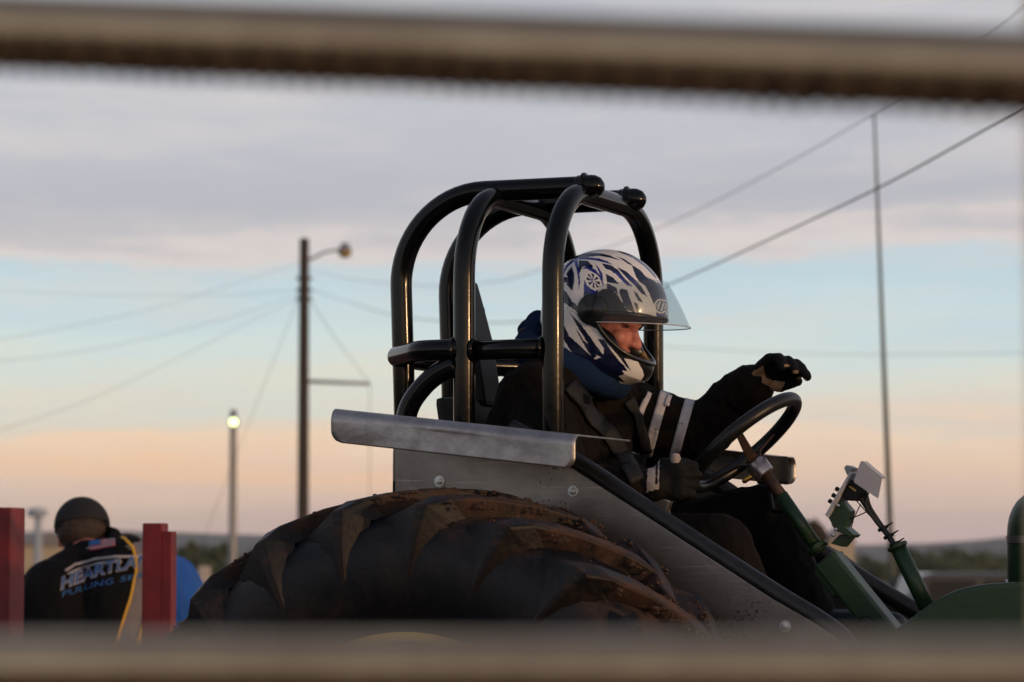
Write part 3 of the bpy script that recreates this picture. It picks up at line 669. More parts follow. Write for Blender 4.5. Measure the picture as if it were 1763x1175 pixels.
def hand(w_, d, n_, sc=1.0, curl=(30, 45, 30), spread=4, left=False, rad=.0095, thumb=(.5, .5, 40)):
    """wrist, pointing direction, palm normal -> palm, four unequal bent fingers, thumb from the side of the palm"""
    d = Vector(d).normalized(); n_ = Vector(n_); n_ = (n_-d*n_.dot(d)).normalized(); l = d.cross(n_)*(-1 if left else 1)   # l points to the thumb side
    segs = []; kn = []
    for i in range(4):
        o = (1.5-i)*.0205*sc; k = w_+d*(.092-.004*abs(i-1))*sc+l*o; kn.append(k)
        segs.append((w_+d*.012*sc+l*o*.62, k, .0150*sc, .0135*sc))
    lens = ((.043, .026, .022), (.047, .030, .023), (.043, .028, .022), (.034, .021, .019))
    for i in range(4):
        p = kn[i]; ang = 0; dirr = (d+l*math.tan(R((1.5-i)*spread))).normalized()
        for j in range(3):
            ang += R(curl[j]*(1+.06*(i-1)))
            q = p+(dirr*math.cos(ang)+n_*math.sin(ang))*lens[i][j]*sc
            r0 = rad*sc*(1.12, 1, .92)[j]; segs.append((p, q, r0, rad*sc*(1, .92, .78)[j])); p = q
    b0 = w_+d*.022*sc+l*.026*sc; side, fwd, cu = thumb
    b1 = b0+(d*.6+l*side+n_*.35).normalized()*.042*sc; b2 = b1+(d*.85+l*side*.25+n_*fwd).normalized()*.034*sc; b3 = b2+(d*.9-l*.15+n_*(fwd+.25)).normalized()*.026*sc
    segs += [(w_+d*.02*sc, b1, .017*sc, .0135*sc), (b1, b2, .0125*sc, .011*sc), (b2, b3, .011*sc, .009*sc)]
    return segs
def limb(P, rr): return [(P[i], P[i+1], rr[i], rr[i+1]) for i in range(len(P)-1)]

# ---- driver
J = dict(pel=PX(975, 985, 0), wai=PX(958, 890, 0), che=PX(960, 765, 0), nb=PX(975, 655, 0))
YL, YR = -.185, .185
sL, eL, wL = PX(918, 690, -.20), PX(972, 858, -.34), PX(1098, 838, -.315)
sR, eR, wR = PX(1052, 705, .20), PX(1206, 748, .27), PX(1297, 662, .22)
hL, kL, aL = PX(945, 985, -.11), PX(1235, 948, -.21), PX(1330, 1190, -.19)
hR, kR, aR = PX(1005, 985, .11), PX(1312, 897, .17), PX(1385, 1085, .16)
tL, tR = aL+Vector((.2, 0, -.02)), aR+Vector((.2, .02, .0))
HC = PX(1040, 540, 0); PH = R(28)
hf = Vector((math.cos(PH), 0, -math.sin(PH))); hu = Vector((math.sin(PH), 0, math.cos(PH))); hy = Vector((0, 1, 0))
def HL(f, y, u): return HC+hf*f+hy*y+hu*u
y1 = Vector((0, 1, 0))
def torso(o):
    return [(J['pel']-y1*.08, J['wai']-y1*.075, .115+o, .11+o), (J['pel']+y1*.08, J['wai']+y1*.075, .115+o, .11+o),
            (J['wai']-y1*.075, J['che']-y1*.10, .11+o, .118+o), (J['wai']+y1*.075, J['che']+y1*.10, .11+o, .118+o),
            (J['che']-y1*.10, sL+y1*.03+Vector((.01, 0, -.02)), .118+o, .075+o), (J['che']+y1*.10, sR-y1*.05+Vector((-.03, 0, -.02)), .118+o, .075+o),
            (sL+y1*.03, J['nb']-y1*.03, .068+o, .06+o), (sR-y1*.04, J['nb']+y1*.03, .068+o, .06+o)]
def arms(o): return limb([sL, eL, wL], [.062+o, .046+o, .034+o*.6]) + limb([sR, eR, wR], [.062+o, .046+o, .034+o*.6])
def legs(o): return limb([hL, kL, aL, tL], [.098+o, .062+o, .045+o, .035+o]) + limb([hR, kR, aR, tR], [.098+o, .062+o, .045+o, .035+o])
head = [('e', HL(-.012, 0, .012), (hf, hy, hu), (.094, .074, .100)), ('e', HL(.03, 0, -.045), (hf, hy, hu), (.066, .058, .068)),
        ('e', HL(.068, 0, .012), (hf, hy, hu), (.024, .052, .015)),
        (HL(.082, 0, .002), HL(.108, 0, -.030), .009, .0125), ('e', HL(.100, -.011, -.032), (hf, hy, hu), (.011, .009, .008)), ('e', HL(.100, .011, -.032), (hf, hy, hu), (.011, .009, .008)),
        ('e', HL(.070, -.036, -.030), (hf, hy, hu), (.022, .020, .020)), ('e', HL(.070, .036, -.030), (hf, hy, hu), (.022, .020, .020)),
        ('e', HL(.086, 0, -.058), (hf, hy, hu), (.014, .024, .006)), ('e', HL(.085, 0, -.067), (hf, hy, hu), (.014, .022, .006)), ('e', HL(.076, 0, -.088), (hf, hy, hu), (.02, .022, .015)),
        ('e', HL(-.01, -.076, -.012), (hf, hy, hu), (.016, .008, .030)), ('e', HL(-.01, .076, -.012), (hf, hy, hu), (.016, .008, .030)),
        (J['nb'], HL(-.03, 0, -.05), .055, .052)]
dR, nR = Vector((.80, -.12, .50)), Vector((.40, -.62, -.60))
dL, nL = Vector((.95, .10, .16)), Vector((-.05, .98, -.12))
gR = hand(wR+Vector((.0, -.01, .0)), dR, nR, .93, (32, 34, 14), 1.5, rad=.0108, thumb=(.30, .35, 30))
gL = hand(wL+Vector((.012, 0, .0)), dL, nL, .95, (48, 70, 40), 3, thumb=(.35, .6, 40))
DRV = fuse('person', torso(0)+arms(0)+legs(0)+head+gR+gL, .0052, M['skin'], smooth=2)
tag(DRV, 'tractor driver in dark suit and patterned helmet reaching over the steering wheel', 'person')
SU = fuse('fire_suit', torso(.022)+limb([sL, eL, wL-(wL-eL)*.10], [.088, .066, .052])+limb([sR, sR.lerp(eR, .55), eR, eR.lerp(wR, .5), wR-(wR-eR)*.03], [.088, .078, .066, .060, .053]), .007, M['suit'], DRV, 3, .011, 12, 2)
TRS = fuse('trousers', [(J['pel']-y1*.08, J['wai']-y1*.06+Vector((0, 0, -.05)), .14, .12), (J['pel']+y1*.08, J['wai']+y1*.06+Vector((0, 0, -.05)), .14, .12)] + limb([hL, kL, aL], [.118, .084, .075])+limb([hR, kR, aR], [.118, .086, .085]), .007, [M['suit_shaded'], M['suit']], DRV, 3, .007, 10, 5)
for p in TRS.data.polygons:
    if p.center.y < -.03: p.material_index = 1  # near leg gets the browner suit, the light on it put into the colour
for a, t_ in ((aL, tL), (aR, tR)):
    fuse('boot', [(a-(a-t_)*.05, t_, .052, .045), (a+Vector((-.03, 0, -.02)), a+Vector((0, 0, .06)), .05, .058), (a-Vector((0, 0, .03)), t_-Vector((0, 0, .025)), .045, .04)], .006, M['black'], DRV, 2)
# boots rest on foot boards
for t_, a, s_ in ((tL, aL, -1), (tR, aR, 1)):
    c = (t_+a)/2; box('foot_board', Vector((c.x+.02, c.y-s_*.02, min(t_.z, a.z)-.085)), AXW, (.19, .09, .012), M['black'], T, .004)
# gloves
def inflate(segs, k): return [(a, b_, ra+k, rb+k) for a, b_, ra, rb in segs]
GR = fuse('glove', inflate(gR, .0028)+[(wR-(wR-eR)*.04, wR+dR.normalized()*.03, .036, .034)], .003, [M['glove'], M['tan'], M['skin']], DRV, 2, .0012, 60, 3)
for p in GR.data.polygons:
    q = p.center; x, y = PROJ(q)
    if inpoly(x, y, [(1296, 640), (1314, 630), (1318, 650), (1330, 655), (1352, 658), (1345, 672), (1326, 690), (1290, 720), (1270, 700)]) and p.normal.dot(FW) < .1: p.material_index = 1
    for cx, cy, rx, ry in ((1355, 630, 5, 3), (1370, 641, 5, 3.4), (1376, 651, 4, 2.6), (1384, 654, 5, 2.4)):
        if ((x-cx)/rx)**2+((y-cy)/ry)**2 < 1: p.material_index = 1
GL = fuse('glove', inflate(gL, .0032)+[(wL-Vector((.035, 0, 0)), wL+Vector((.04, 0, .002)), .040, .038)], .003, [M['glove'], M['cuff'], M['tan']], DRV, 2, .0012, 60, 6)
for p in GL.data.polygons:
    x, y = PROJ(p.center)
    if p.normal.dot(FW) < .3:
        if inpoly(x, y, [(1117, 779), (1136, 777), (1134, 842), (1113, 848)]) and not inpoly(x, y, [(1129, 790), (1133, 790), (1132, 834), (1128, 834)]): p.material_index = 1
# helmet
def hrow(u):
    if u >= 0:
        c = math.sqrt(max(1-(u/.151)**2, 0)); return .150*c, .147*c, .131*c
    k = -u
    fr = .150 + .016*math.exp(-((k-.078)/.035)**2) - max(k-.095, 0)*.9
    return fr, .147-2.3*k*k-.10*k, .131-.05*k-.4*k*k
def helmet(parent):
    us = [-.150+.150*i/110 for i in range(110)] + [.151*math.sin(math.pi/2*i/130) for i in range(131)]; NA_ = 480
    vs = []; fs = []; mi = []
    for u in us:
        fr, bk, lt = hrow(u)
        for k in range(NA_):
            a = 2*math.pi*k/NA_; c, s_ = math.cos(a), math.sin(a)
            ex = 2/(2.25 if u > -.03 else 2.25)
            f = (fr if c > 0 else bk)*math.copysign(abs(c)**ex, c); y_ = lt*math.copysign(abs(s_)**ex, s_)
            if u < -.02 and c > 0: y_ *= 1-.10*min(1, (-u-.02)/.06)*c     # chin narrows
            vs.append((f, y_, u))
    opening = [(.030, .000), (.070, .026), (.139, .052), (.25, .09), (.25, -.052), (.158, -.052), (.120, -.050), (.075, -.036), (.045, -.018)]
    K8 = 8.395
    QA = lambda *P: [(960+P[i]/K8, 415+P[i+1]/K8) for i in range(0, len(P), 2)]
    QB = lambda *P: [(960+P[i]/K8, 540+P[i+1]/K8) for i in range(0, len(P), 2)]
    W_, NV, BL, BK = 0, 1, 2, 3
    D = [     # painted graphic as it shows on the near side, mirrored to the far side
        (NV, QA(200, 155, 280, 115, 420, 65, 520, 80, 545, 115, 330, 130)),
        (NV, QA(780, 90, 1000, 140, 1180, 245, 1310, 360, 1410, 480, 1460, 570, 1400, 525, 1250, 365, 1080, 245, 900, 165)),
        (NV, QA(1070, 350, 1160, 400, 1260, 470, 1330, 540, 1400, 580, 1430, 605, 1260, 645, 1180, 590, 1130, 510)),
        (W_, QA(1170, 395, 1290, 495, 1335, 558, 1265, 505)),
        (NV, QA(60, 270, 250, 205, 480, 172, 620, 180, 760, 212, 930, 290, 760, 245, 600, 215, 480, 228, 300, 240, 60, 305)),
        (BL, QA(230, 243, 420, 236, 600, 255, 720, 295, 805, 348, 700, 320, 560, 285, 400, 268, 250, 268)),
        (NV, QA(830, 215, 960, 260, 1060, 330, 1090, 370, 1000, 320, 900, 250)),
        (BL, QA(60, 470, 110, 370, 200, 290, 255, 258, 232, 305, 155, 365, 115, 425, 90, 490)),
        (NV, QA(125, 480, 205, 365, 238, 470, 242, 580, 212, 725, 125, 625, 150, 600, 150, 530)),
        (NV, QA(60, 520, 155, 528, 155, 602, 60, 605)),
        (BL, QA(235, 290, 282, 265, 312, 420, 324, 600, 306, 730, 298, 560, 275, 420)),
        (NV, QA(308, 282, 432, 288, 515, 368, 502, 395, 430, 368, 360, 372, 312, 475, 304, 380)),
        (BL, QA(345, 400, 430, 366, 545, 415, 625, 515, 668, 660, 600, 560, 515, 460, 420, 402)),
        (BL, QA(545, 330, 600, 400, 650, 480, 668, 660, 640, 560, 590, 440)),
        (BL, QA(383, 560, 430, 655, 540, 725, 600, 700, 560, 760, 520, 840, 480, 960, 352, 952, 378, 800, 378, 680)),
        (NV, QA(392, 735, 510, 770, 490, 965, 352, 952, 375, 810)),
        ('flower', 515, 578, 100, 150),
        (NV, QA(635, 322, 760, 350, 870, 415, 950, 520, 1075, 655, 1000, 612, 860, 492, 760, 428, 690, 402)),
        (BL, QA(795, 425, 900, 475, 985, 575, 1090, 665, 1000, 640, 900, 545)),
        (NV, QA(698, 482, 790, 520, 892, 628, 800, 612, 715, 600)),
        (NV, QA(712, 612, 860, 688, 905, 800, 780, 705, 712, 692)),
        (NV, QA(860, 370, 1000, 450, 1110, 550, 1215, 665, 1300, 812, 1200, 750, 1130, 660, 1000, 535, 900, 428)),
        (BL, QA(1000, 480, 1100, 560, 1180, 650, 1120, 640, 1040, 545)),
        (NV, QA(905, 690, 1000, 705, 1062, 870, 1130, 1050, 1000, 1000, 930, 890, 880, 770)),
        (NV, QA(1095, 720, 1150, 760, 1240, 900, 1160, 860)),
        (NV, QA(1100, 880, 1150, 900, 1230, 1080, 1150, 1060)),
        (W_, QA(848, 660, 895, 760, 945, 895, 895, 850)),
        (NV, QA(1260, 640, 1430, 605, 1650, 590, 1650, 1180, 1430, 1110, 1420, 950, 1385, 900, 1325, 760)),
        (BL, QA(1430, 1050, 1650, 1050, 1650, 1200, 1430, 1130)),
        ('oval', 1490, 945, 95, 105),
        (NV, QA(60, 815, 200, 875, 262, 915, 400, 1078, 520, 1190, 400, 1135, 250, 1005, 60, 870)),
        (NV, QA(60, 690, 130, 740, 205, 870, 60, 830)),
        (NV, QB(150, -80, 262, 0, 420, 75, 600, 205, 665, 345, 600, 245, 480, 185, 330, 65)),
        (NV, QB(120, -120, 190, 0, 330, 150, 482, 355, 622, 555, 664, 600, 660, 645, 560, 605, 420, 405, 275, 170)),
        (NV, QB(255, 195, 380, 395, 492, 475, 565, 620, 522, 655, 420, 525, 300, 300)),
        (NV, QB(40, 120, 100, 180, 165, 325, 350, 490, 545, 670, 700, 860, 860, 1000, 960, 1080, 1080, 1130, 900, 1180, 700, 1000, 440, 780, 200, 560, 40, 300)),
        (NV, QB(575, 365, 700, 385, 842, 445, 885, 540, 955, 640, 1065, 835, 945, 725, 1012, 838, 930, 822, 962, 880, 880, 905, 982, 1003, 850, 975, 700, 885, 540, 665, 660, 622, 672, 505)),
        (W_, QB(668, 378, 765, 480, 885, 620, 1015, 800, 905, 705, 775, 540)),
        (BK, QB(815, 465, 900, 475, 1000, 555, 1150, 635, 1150, 692, 1040, 662, 900, 642)),
        (BK, QB(1150, 680, 1228, 820, 1250, 900, 1185, 1005, 1300, 1000, 1420, 860, 1420, 720, 1250, 650)),
        (BK, QA(560, 755, 650, 695, 770, 695, 872, 785, 935, 900, 1005, 1010, 1200, 1082, 1440, 1108, 1440, 1290, 1250, 1260, 840, 1230, 620, 1270, 500, 1150, 470, 1000, 500, 860))]
    DB = []
    for d in D:
        if isinstance(d[0], str): DB.append((d, None)); continue
        xs = [p[0] for p in d[1]]; ys = [p[1] for p in d[1]]; DB.append((d, (min(xs), max(xs), min(ys), max(ys))))
    pos = [HL(*v) for v in vs]
    def col(f, y_, u):
        x, z = PROJ(HL(f, -abs(y_), u)); c = W_
        for d, bb in DB:
            if bb is None:
                dx, dy = (x-960)*K8-d[1], (z-415)*K8-d[2]
                if d[0] == 'oval':
                    rr = math.hypot(dx/d[3], dy/d[4])
                    if .80 < rr < 1: c = W_
                    elif rr < .66: c = NV if (abs(dx+dy*.3) % 40) < 16 else W_
                else:
                    ca, sa = .80, .60; ex_, ey = (dx*ca-dy*sa*-1)/d[3], (-dx*sa*1+dy*ca)/d[4]
                    ex_, ey = (dx*ca-dy*sa)/d[3], (dx*sa+dy*ca)/d[4]; rr = math.hypot(ex_, ey)
                    if rr < 1: c = W_
                    if .08 < rr < .80 and math.cos(8*math.atan2(ey, ex_)) > -.1: c = BL if rr < .45 else NV
            elif bb[0] < x < bb[1] and bb[2] < z < bb[3] and inpoly(x, z, d[1]): c = d[0]
        return c
    cache = {}
    for i in range(len(us)-1):
        for k in range(NA_):
            k2 = (k+1) % NA_; q = [i*NA_+k, i*NA_+k2, (i+1)*NA_+k2, (i+1)*NA_+k]
            f = sum(vs[j][0] for j in q)/4; y_ = sum(vs[j][1] for j in q)/4; u = sum(vs[j][2] for j in q)/4
            if u < -.083-(f+.097)*.200: continue
            if f > 0 and inpoly(f, u, opening): continue
            key = (i, min(k, NA_-1-k))
            if key not in cache: cache[key] = col(f, y_, u)
            fs.append(q); mi.append(cache[key])
    o = new('helmet', pos, fs, [M['hwhite'], M['hnavy'], M['hblue'], M['hblack'], M['liner']], parent)
    o.data.polygons.foreach_set('material_index', mi)
    bm = bmesh.new(); bm.from_mesh(o.data); bmesh.ops.delete(bm, geom=[v for v in bm.verts if not v.link_faces], context='VERTS'); bm.to_mesh(o.data); bm.free()
    sd2 = o.modifiers.new('shell', 'SOLIDIFY'); sd2.thickness = .022; sd2.offset = -1; sd2.material_offset = 4; sd2.material_offset_rim = 3
    # rubber gasket round the eye port and along the neck edge
    def surf(f, u, s_):
        fr, bk, lt = hrow(u); c = min(abs(f)/(fr if f > 0 else bk), .9999); ex = 2/2.25
        cc_ = c**(1/ex); ss = math.sqrt(max(1-cc_*cc_, 0)); y_ = lt*ss**ex
        if u < -.02 and f > 0: y_ *= 1-.10*min(1, (-u-.02)/.06)*cc_
        return HL(f, s_*(y_+.001), u)
    rim = []
    for f, u in ((.152, .055), (.120, .046), (.100, .038), (.070, .026), (.048, .012), (.030, .0), (.040, -.014), (.060, -.028), (.085, -.040), (.112, -.048), (.135, -.052), (.158, -.053)): rim.append((f, u))
    loop = [surf(min(f, hrow(u)[0]*.999), u, -1) for f, u in rim] + [surf(min(f, hrow(u)[0]*.999), u, 1) for f, u in rim[::-1]]
    sm = []
    for i in range(len(loop)):
        a, b_ = loop[i], loop[(i+1) % len(loop)]
        for k in range(5): sm.append(a.lerp(b_, k/5))
    for _ in range(3): sm = [(sm[i-1]+sm[i]*2+sm[(i+1) % len(sm)])/4 for i in range(len(sm))]
    tube('eye_port_seal', sm+[sm[0]], .0062, M['hblack'], o, 8, False)
    P = []
    for k in range(61):
        a = 2*math.pi*k/60; c, s_ = math.cos(a), math.sin(a); f = (.128 if c > 0 else .112)*c; u = -.083-(f+.097)*.2
        fr, bk, lt = hrow(u); P.append(HL(f, s_*lt*.97*abs(1-abs(c)**6*.15), u))
    # pivots, brow trim, visor
    for s_ in (-1, 1):
        c = surf(.018, .008, s_)
        pv = lathe('visor_pivot', [(-.004, .037), (.004, .036), (.007, .031), (.008, .013), (.0095, .011), (.010, .001)], c, (0, s_, 0), M['hblack'], o, 32)
        pv.scale = (1, 1, 1)
    def brow(k, e):    # dark smoked arm running forward from the pivot
        return None
    nU, nV = 64, 14; vs2 = []; fs2 = []
    VP = PX(1143, 484, 0); VB = PX(1184, 563, 0); PVp = PX(1030, 508, 0)
    def loc(p): d_ = p-HC; return d_.dot(hf), d_.dot(hu)
    tf, tu = loc(VP); bf, bu = loc(VB)
    rf1, ru1 = loc(PX(1066, 500, 0)); rf2, ru2 = loc(PX(1056, 562, 0))
    for i in range(nU+1):
        a = -math.pi/2+math.pi*i/nU; c, s_ = math.cos(a)**.8, math.sin(a)
        for j in range(nV+1):
            v = j/nV
            f0 = rf1+(rf2-rf1)*v; u0 = ru1+(ru2-ru1)*v; bul = .0025*math.sin(math.pi*v)
            f1 = tf+(bf-tf)*v+bul; u1 = tu+(bu-tu)*v+bul*.8
            vs2.append(HL(f0+(f1-f0)*c, .137*s_, u0+(u1-u0)*c))
    for i in range(nU):
        for j in range(nV): fs2.append([i*(nV+1)+j, i*(nV+1)+j+1, (i+1)*(nV+1)+j+1, (i+1)*(nV+1)+j])
    vz = new('visor', vs2, fs2, M['visor'], o); vz.modifiers.new('t', 'SOLIDIFY').thickness = .002
    tube('visor_edge', [Vector(vs2[i*(nV+1)+nV]) for i in range(nU+1)], .0013, M['reflect'], vz, 6, False)
    # chin vent
    for s_ in (-1, 1):
        fuse('cheek_pad', [('e', HL(.045, s_*.085, -.058), (hf, hy, hu), (.06, .024, .038))], .006, M['hblack'], o, 1)
    return o
HM = helmet(DRV)
for s_ in (-1, 1):
    lathe('eye', [(-.012, .0015), (-.008, .004), (0, .0055), (.008, .004), (.012, .0015)], HL(.076, s_*.030, .003), (0, 1, 0), M['hblack'], DRV, 12)
# padded blue neck collar
ct = PX(985, 628, 0); cu = Vector((.50, 0, .865)).normalized(); cf = Vector((.865, 0, -.50)).normalized()
P = [ct+cf*(.108*math.cos(a))+y1*(.115*math.sin(a))+cu*(.012*math.cos(a)) for a in [2*math.pi*k/40 for k in range(41)]]
cl = tube('neck_collar', P, [.040+.003*math.sin(k*1.9) for k in range(41)], M['collar'], DRV, 14, False)
hd = fuse('hood', [(PX(925, 565, -.03), PX(915, 585, -.03), .028, .032), (PX(935, 556, .02), PX(912, 570, .03), .03, .03), (PX(930, 560, 0), PX(950, 600, 0), .035, .045)], .006, M['collar'], DRV, 3, .004, 25, 1)
fuse('hood_lining', [(PX(905, 578, -.04), PX(915, 592, -.02), .020, .022)], .004, M['black'], DRV, 2)
# reflective bands on the raised sleeve and shoulder
def band(a, b_, t0, t1, rad, tree, name='reflective_band'):
    ax = (b_-a).normalized(); x = ax.orthogonal().normalized(); y = ax.cross(x); vs = []; fs = []; n = 48
    for i in range(5):
        c = a.lerp(b_, t0+(t1-t0)*i/4)
        for k in range(n):
            q = 2*math.pi*k/n; d = x*math.cos(q)+y*math.sin(q); p, nn, _, _ = tree.ray_cast(c+d*.2, -d)
            vs.append((p if p is not None and (p-c).length < .13 else c+d*rad)+d*.0016)
    for i in range(4):
        for k in range(n): fs.append([i*n+k, i*n+(k+1) % n, (i+1)*n+(k+1) % n, (i+1)*n+k])
    o = new(name, vs, fs, M['reflect'], SU); o.modifiers.new('t', 'SOLIDIFY').thickness = .0008; return o
st_tree = bvh(SU)
band(sR, eR, .46, .565, .08, st_tree); band(sR, eR, .74, .845, .08, st_tree)
def ribbon(name, pts, wd, mt, parent, tree, off=.006, thick=.002):   # strap lying on a surface, traced as seen from the camera
    P = []
    for i in range(len(pts)-1):
        for k in range(6): t_ = k/6; P.append((pts[i][0]+(pts[i+1][0]-pts[i][0])*t_, pts[i][1]+(pts[i+1][1]-pts[i][1])*t_))
    P.append(pts[-1]); vs = []; fs = []; cols = 5; last = None; rows = 0
    for i, (x, y) in enumerate(P):
        a, b_ = P[max(i-1, 0)], P[min(i+1, len(P)-1)]; dx, dy = b_[0]-a[0], b_[1]-a[1]; ln = math.hypot(dx, dy); nx_, ny_ = -dy/ln, dx/ln
        row = []
        for c in range(cols):
            s_ = (c/(cols-1)-.5)*wd; p, _n = hit(tree, x+nx_*s_, y+ny_*s_, off)
            row.append(p)
        if any(q is None for q in row): continue
        vs += row; rows += 1
    for i in range(rows-1):
        for c in range(cols-1): fs.append([i*cols+c, i*cols+c+1, (i+1)*cols+c+1, (i+1)*cols+c])
    if not fs: return None
    o = new(name, vs, fs, mt, parent); md = o.modifiers.new('t', 'SOLIDIFY'); md.thickness = thick; md.offset = 1; return o
ribbon('collar_tape', [(1118, 678), (1104, 706), (1098, 735)], 9, M['reflect'], SU, st_tree, .003)
ribbon('collar_tape', [(1152, 682), (1147, 700)], 8, M['reflect'], SU, st_tree, .003)
o = ribbon('harness_strap', [(978, 664), (1003, 690), (1020, 720), (1045, 745), (1075, 790), (1095, 830)], 26, M['belt'], T, st_tree, .006)
o = ribbon('harness_strap', [(1080, 690), (1098, 720), (1108, 755), (1118, 790)], 17, M['belt'], T, st_tree, .006)
ht, _n = hit(st_tree, 1000, 690, .010)
if ht: box('harness_buckle', ht, (Vector((.9, .1, -.3)), Vector((-.1, .99, 0)), Vector((.3, 0, .95))), (.018, .005, .010), M['black'], T, .003)
# striped cuff below the near glove
wv = (wL-eL).normalized()
lathe('shirt_cuff', [(-.02, .046), (-.012, .049), (.008, .047), (.012, .043)], wL-wv*.028, wv, M['cuff'], DRV, 24)
lathe('knit_wristband', [(-.02, .047), (-.01, .050), (.005, .047)], wL-wv*.050, wv, mat('red_knit', (.25, .02, .03), .8, col2=(.3, .28, .33), nscale=120, contrast=4), DRV, 24)
lathe('shirt_cuff', [(-.012, .040), (-.008, .043), (.006, .042), (.010, .037)], wR-(wR-eR).normalized()*.012, (wR-eR), M['cuff'], DRV, 24)

# ---- crew man seen from behind
DC = 10.8
def K(px, py, d=DC): return PD(px, py, d)
def crew():
    pel, wai, che, nb = K(150, 1225, 10.75), K(150, 1130, 10.75), K(150, 1030, 10.8), K(150, 962, 10.90)
    sl, sr = K(82, 1010, 10.80), K(236, 972, 10.80); el_, er = K(72, 1120, 10.75), K(248, 1090, 10.8); wl, wr = K(90, 1185, 11.05), K(225, 1150, 11.1)
    hl, hr = K(118, 1235, 10.75), K(188, 1235, 10.75); kl, kr = K(112, 1450, 10.72), K(196, 1450, 10.72)
    al, ar = K(108, 1600, 10.80), K(204, 1600, 10.80); al.z = ar.z = .10+GZ0; kl = (hl+al)/2+FH*.2; kr = (hr+ar)/2+FH*.2
    hc = K(142, 915, 11.0)
    s = RT
    body = [(pel-s*.07, wai-s*.065, .11, .10), (pel+s*.07, wai+s*.065, .11, .10), (wai-s*.075, che-s*.105, .10, .115), (wai+s*.075, che+s*.105, .10, .115),
            (che-s*.105, sl+s*.03, .11, .075), (che+s*.105, sr-s*.03, .11, .075), (sl, nb, .065, .045), (sr, nb, .065, .045), (nb, hc, .055, .055)]
    head_ = [('e', hc, (RT, FH, Vector((0, 0, 1))), (.076, .094, .105)), ('e', hc+RT*-.078+Vector((0, 0, -.03)), (RT, FH, Vector((0, 0, 1))), (.010, .018, .03)), ('e', hc+RT*.078+Vector((0, 0, -.03)), (RT, FH, Vector((0, 0, 1))), (.010, .018, .03)),
             ('e', hc+FH*.09-Vector((0, 0, .03)), (RT, FH, Vector((0, 0, 1))), (.012, .016, .02)), ('e', hc+FH*.04-Vector((0, 0, .07)), (RT, FH, Vector((0, 0, 1))), (.055, .055, .05))]
    arms_ = limb([sl, el_, wl], [.058, .043, .03])+limb([sr, er, wr], [.058, .043, .03])+hand(wl, FH+Vector((0, 0, -.3)), Vector((0, 0, -1)), .9, left=True)+hand(wr, FH+Vector((0, 0, -.3)), Vector((0, 0, -1)), .9)
    legs_ = limb([hl, kl, al, al+FH*.16], [.09, .06, .045, .035])+limb([hr, kr, ar, ar+FH*.16], [.09, .06, .045, .035])
    P = fuse('person', body+head_+arms_+legs_, .009, M['skin'], smooth=2)
    tag(P, 'crew man seen from behind in black printed shirt and charcoal cap', 'person')
    infl = lambda S_, k: [(a, b_, c+k, d+k) for a, b_, c, d in S_]
    sh = fuse('shirt', infl(body[:-1], .022)+infl(limb([sl, el_, el_.lerp(wl, .4)], [.062, .05, .042])+limb([sr, er, er.lerp(wr, .4)], [.062, .05, .042]), .022), .009, [M['shirt'], M['shirtgrey']], P, 3, .007, 9, 4)
    for q in sh.data.polygons:
        x, y = PROJ(q.center)
        if q.normal.dot(FW) < .5 and inpoly(x, y, [(214, 940), (233, 953), (236, 985), (222, 1035), (190, 1140), (236, 1140), (250, 1050), (262, 990), (250, 930)]): q.material_index = 1
    fuse('trousers', infl(body[:2], .02)+infl(limb([hl, kl, al], [.095, .068, .055])+limb([hr, kr, ar], [.095, .068, .055]), .018), .012, M['jeans'], P, 2)
    for a in (al, ar): fuse('shoe', [(a-Vector((0, 0, .045)), a+FH*.17-Vector((0, 0, .05)), .05, .045)], .01, M['black'], P, 1)
    # cap: crown, button, peak to the front, strap opening at the back
    vs, fs = [], []; n = 40; rows = 14; cz = Vector((0, 0, 1)); tilt = (cz*.96+FH*.22-RT*.10).normalized(); fx = (FH-tilt*FH.dot(tilt)).normalized(); sx = fx.cross(tilt)
    for i in range(rows+1):
        p = math.pi/2*i/rows
        for k in range(n):
            a = 2*math.pi*k/n
            vs.append(hc+tilt*(.018+.100*math.sin(p))+(fx*math.cos(a)*.108+sx*math.sin(a)*.094)*max(math.cos(p), .001)*(1-.0*p))
    for i in range(rows):
        for k in range(n): fs.append([i*n+k, i*n+(k+1) % n, (i+1)*n+(k+1) % n, (i+1)*n+k])
    cp = new('cap', vs, fs, M['cap'], P); cp.modifiers.new('t', 'SOLIDIFY').thickness = .004
    tube('cap_band', [vs[k]-tilt*.010 for k in range(n)]+[vs[0]-tilt*.010], .004, M['cap'], cp, 8, False)
    lathe('cap_button', [(0, .008), (.004, .007), (.006, .001)], hc+tilt*.117, tilt, M['cap'], cp, 10)
    bl = []; bf = []
    for i in range(13):
        a = R(-60+120*i/12)
        for j in range(5): d = fx*math.cos(a)*(.106+.07*j/4*math.cos(a*.9))+sx*math.sin(a)*(.092+.01*j/4); bl.append(hc+tilt*(.014-.02*j/4)+d)
    for i in range(12):
        for j in range(4): bf.append([i*5+j, i*5+j+1, (i+1)*5+j+1, (i+1)*5+j])
    bk = new('cap_peak', bl, bf, M['cap'], cp); bk.modifiers.new('t', 'SOLIDIFY').thickness = .004
    fuse('hair', [('e', hc-FH*.022+Vector((0, 0, .004)), (RT, FH, Vector((0, 0, 1))), (.086, .092, .082)), ('e', hc-FH*.045-Vector((0, 0, .045)), (RT, FH, Vector((0, 0, 1))), (.058, .05, .045))], .006, M['hair'], P, 1, .004, 60, 2)
    tr = bvh(sh)
    def tape(name, pts, mt, wd): return ribbon(name, pts, wd, mt, sh, tr, .003, .002)
    # collar
    cc_ = K(160, 934, 10.93); cx_ = (RT*.97+Vector((0, 0, .22))).normalized(); cyv = (FH*.92+Vector((0, 0, .38))).normalized()
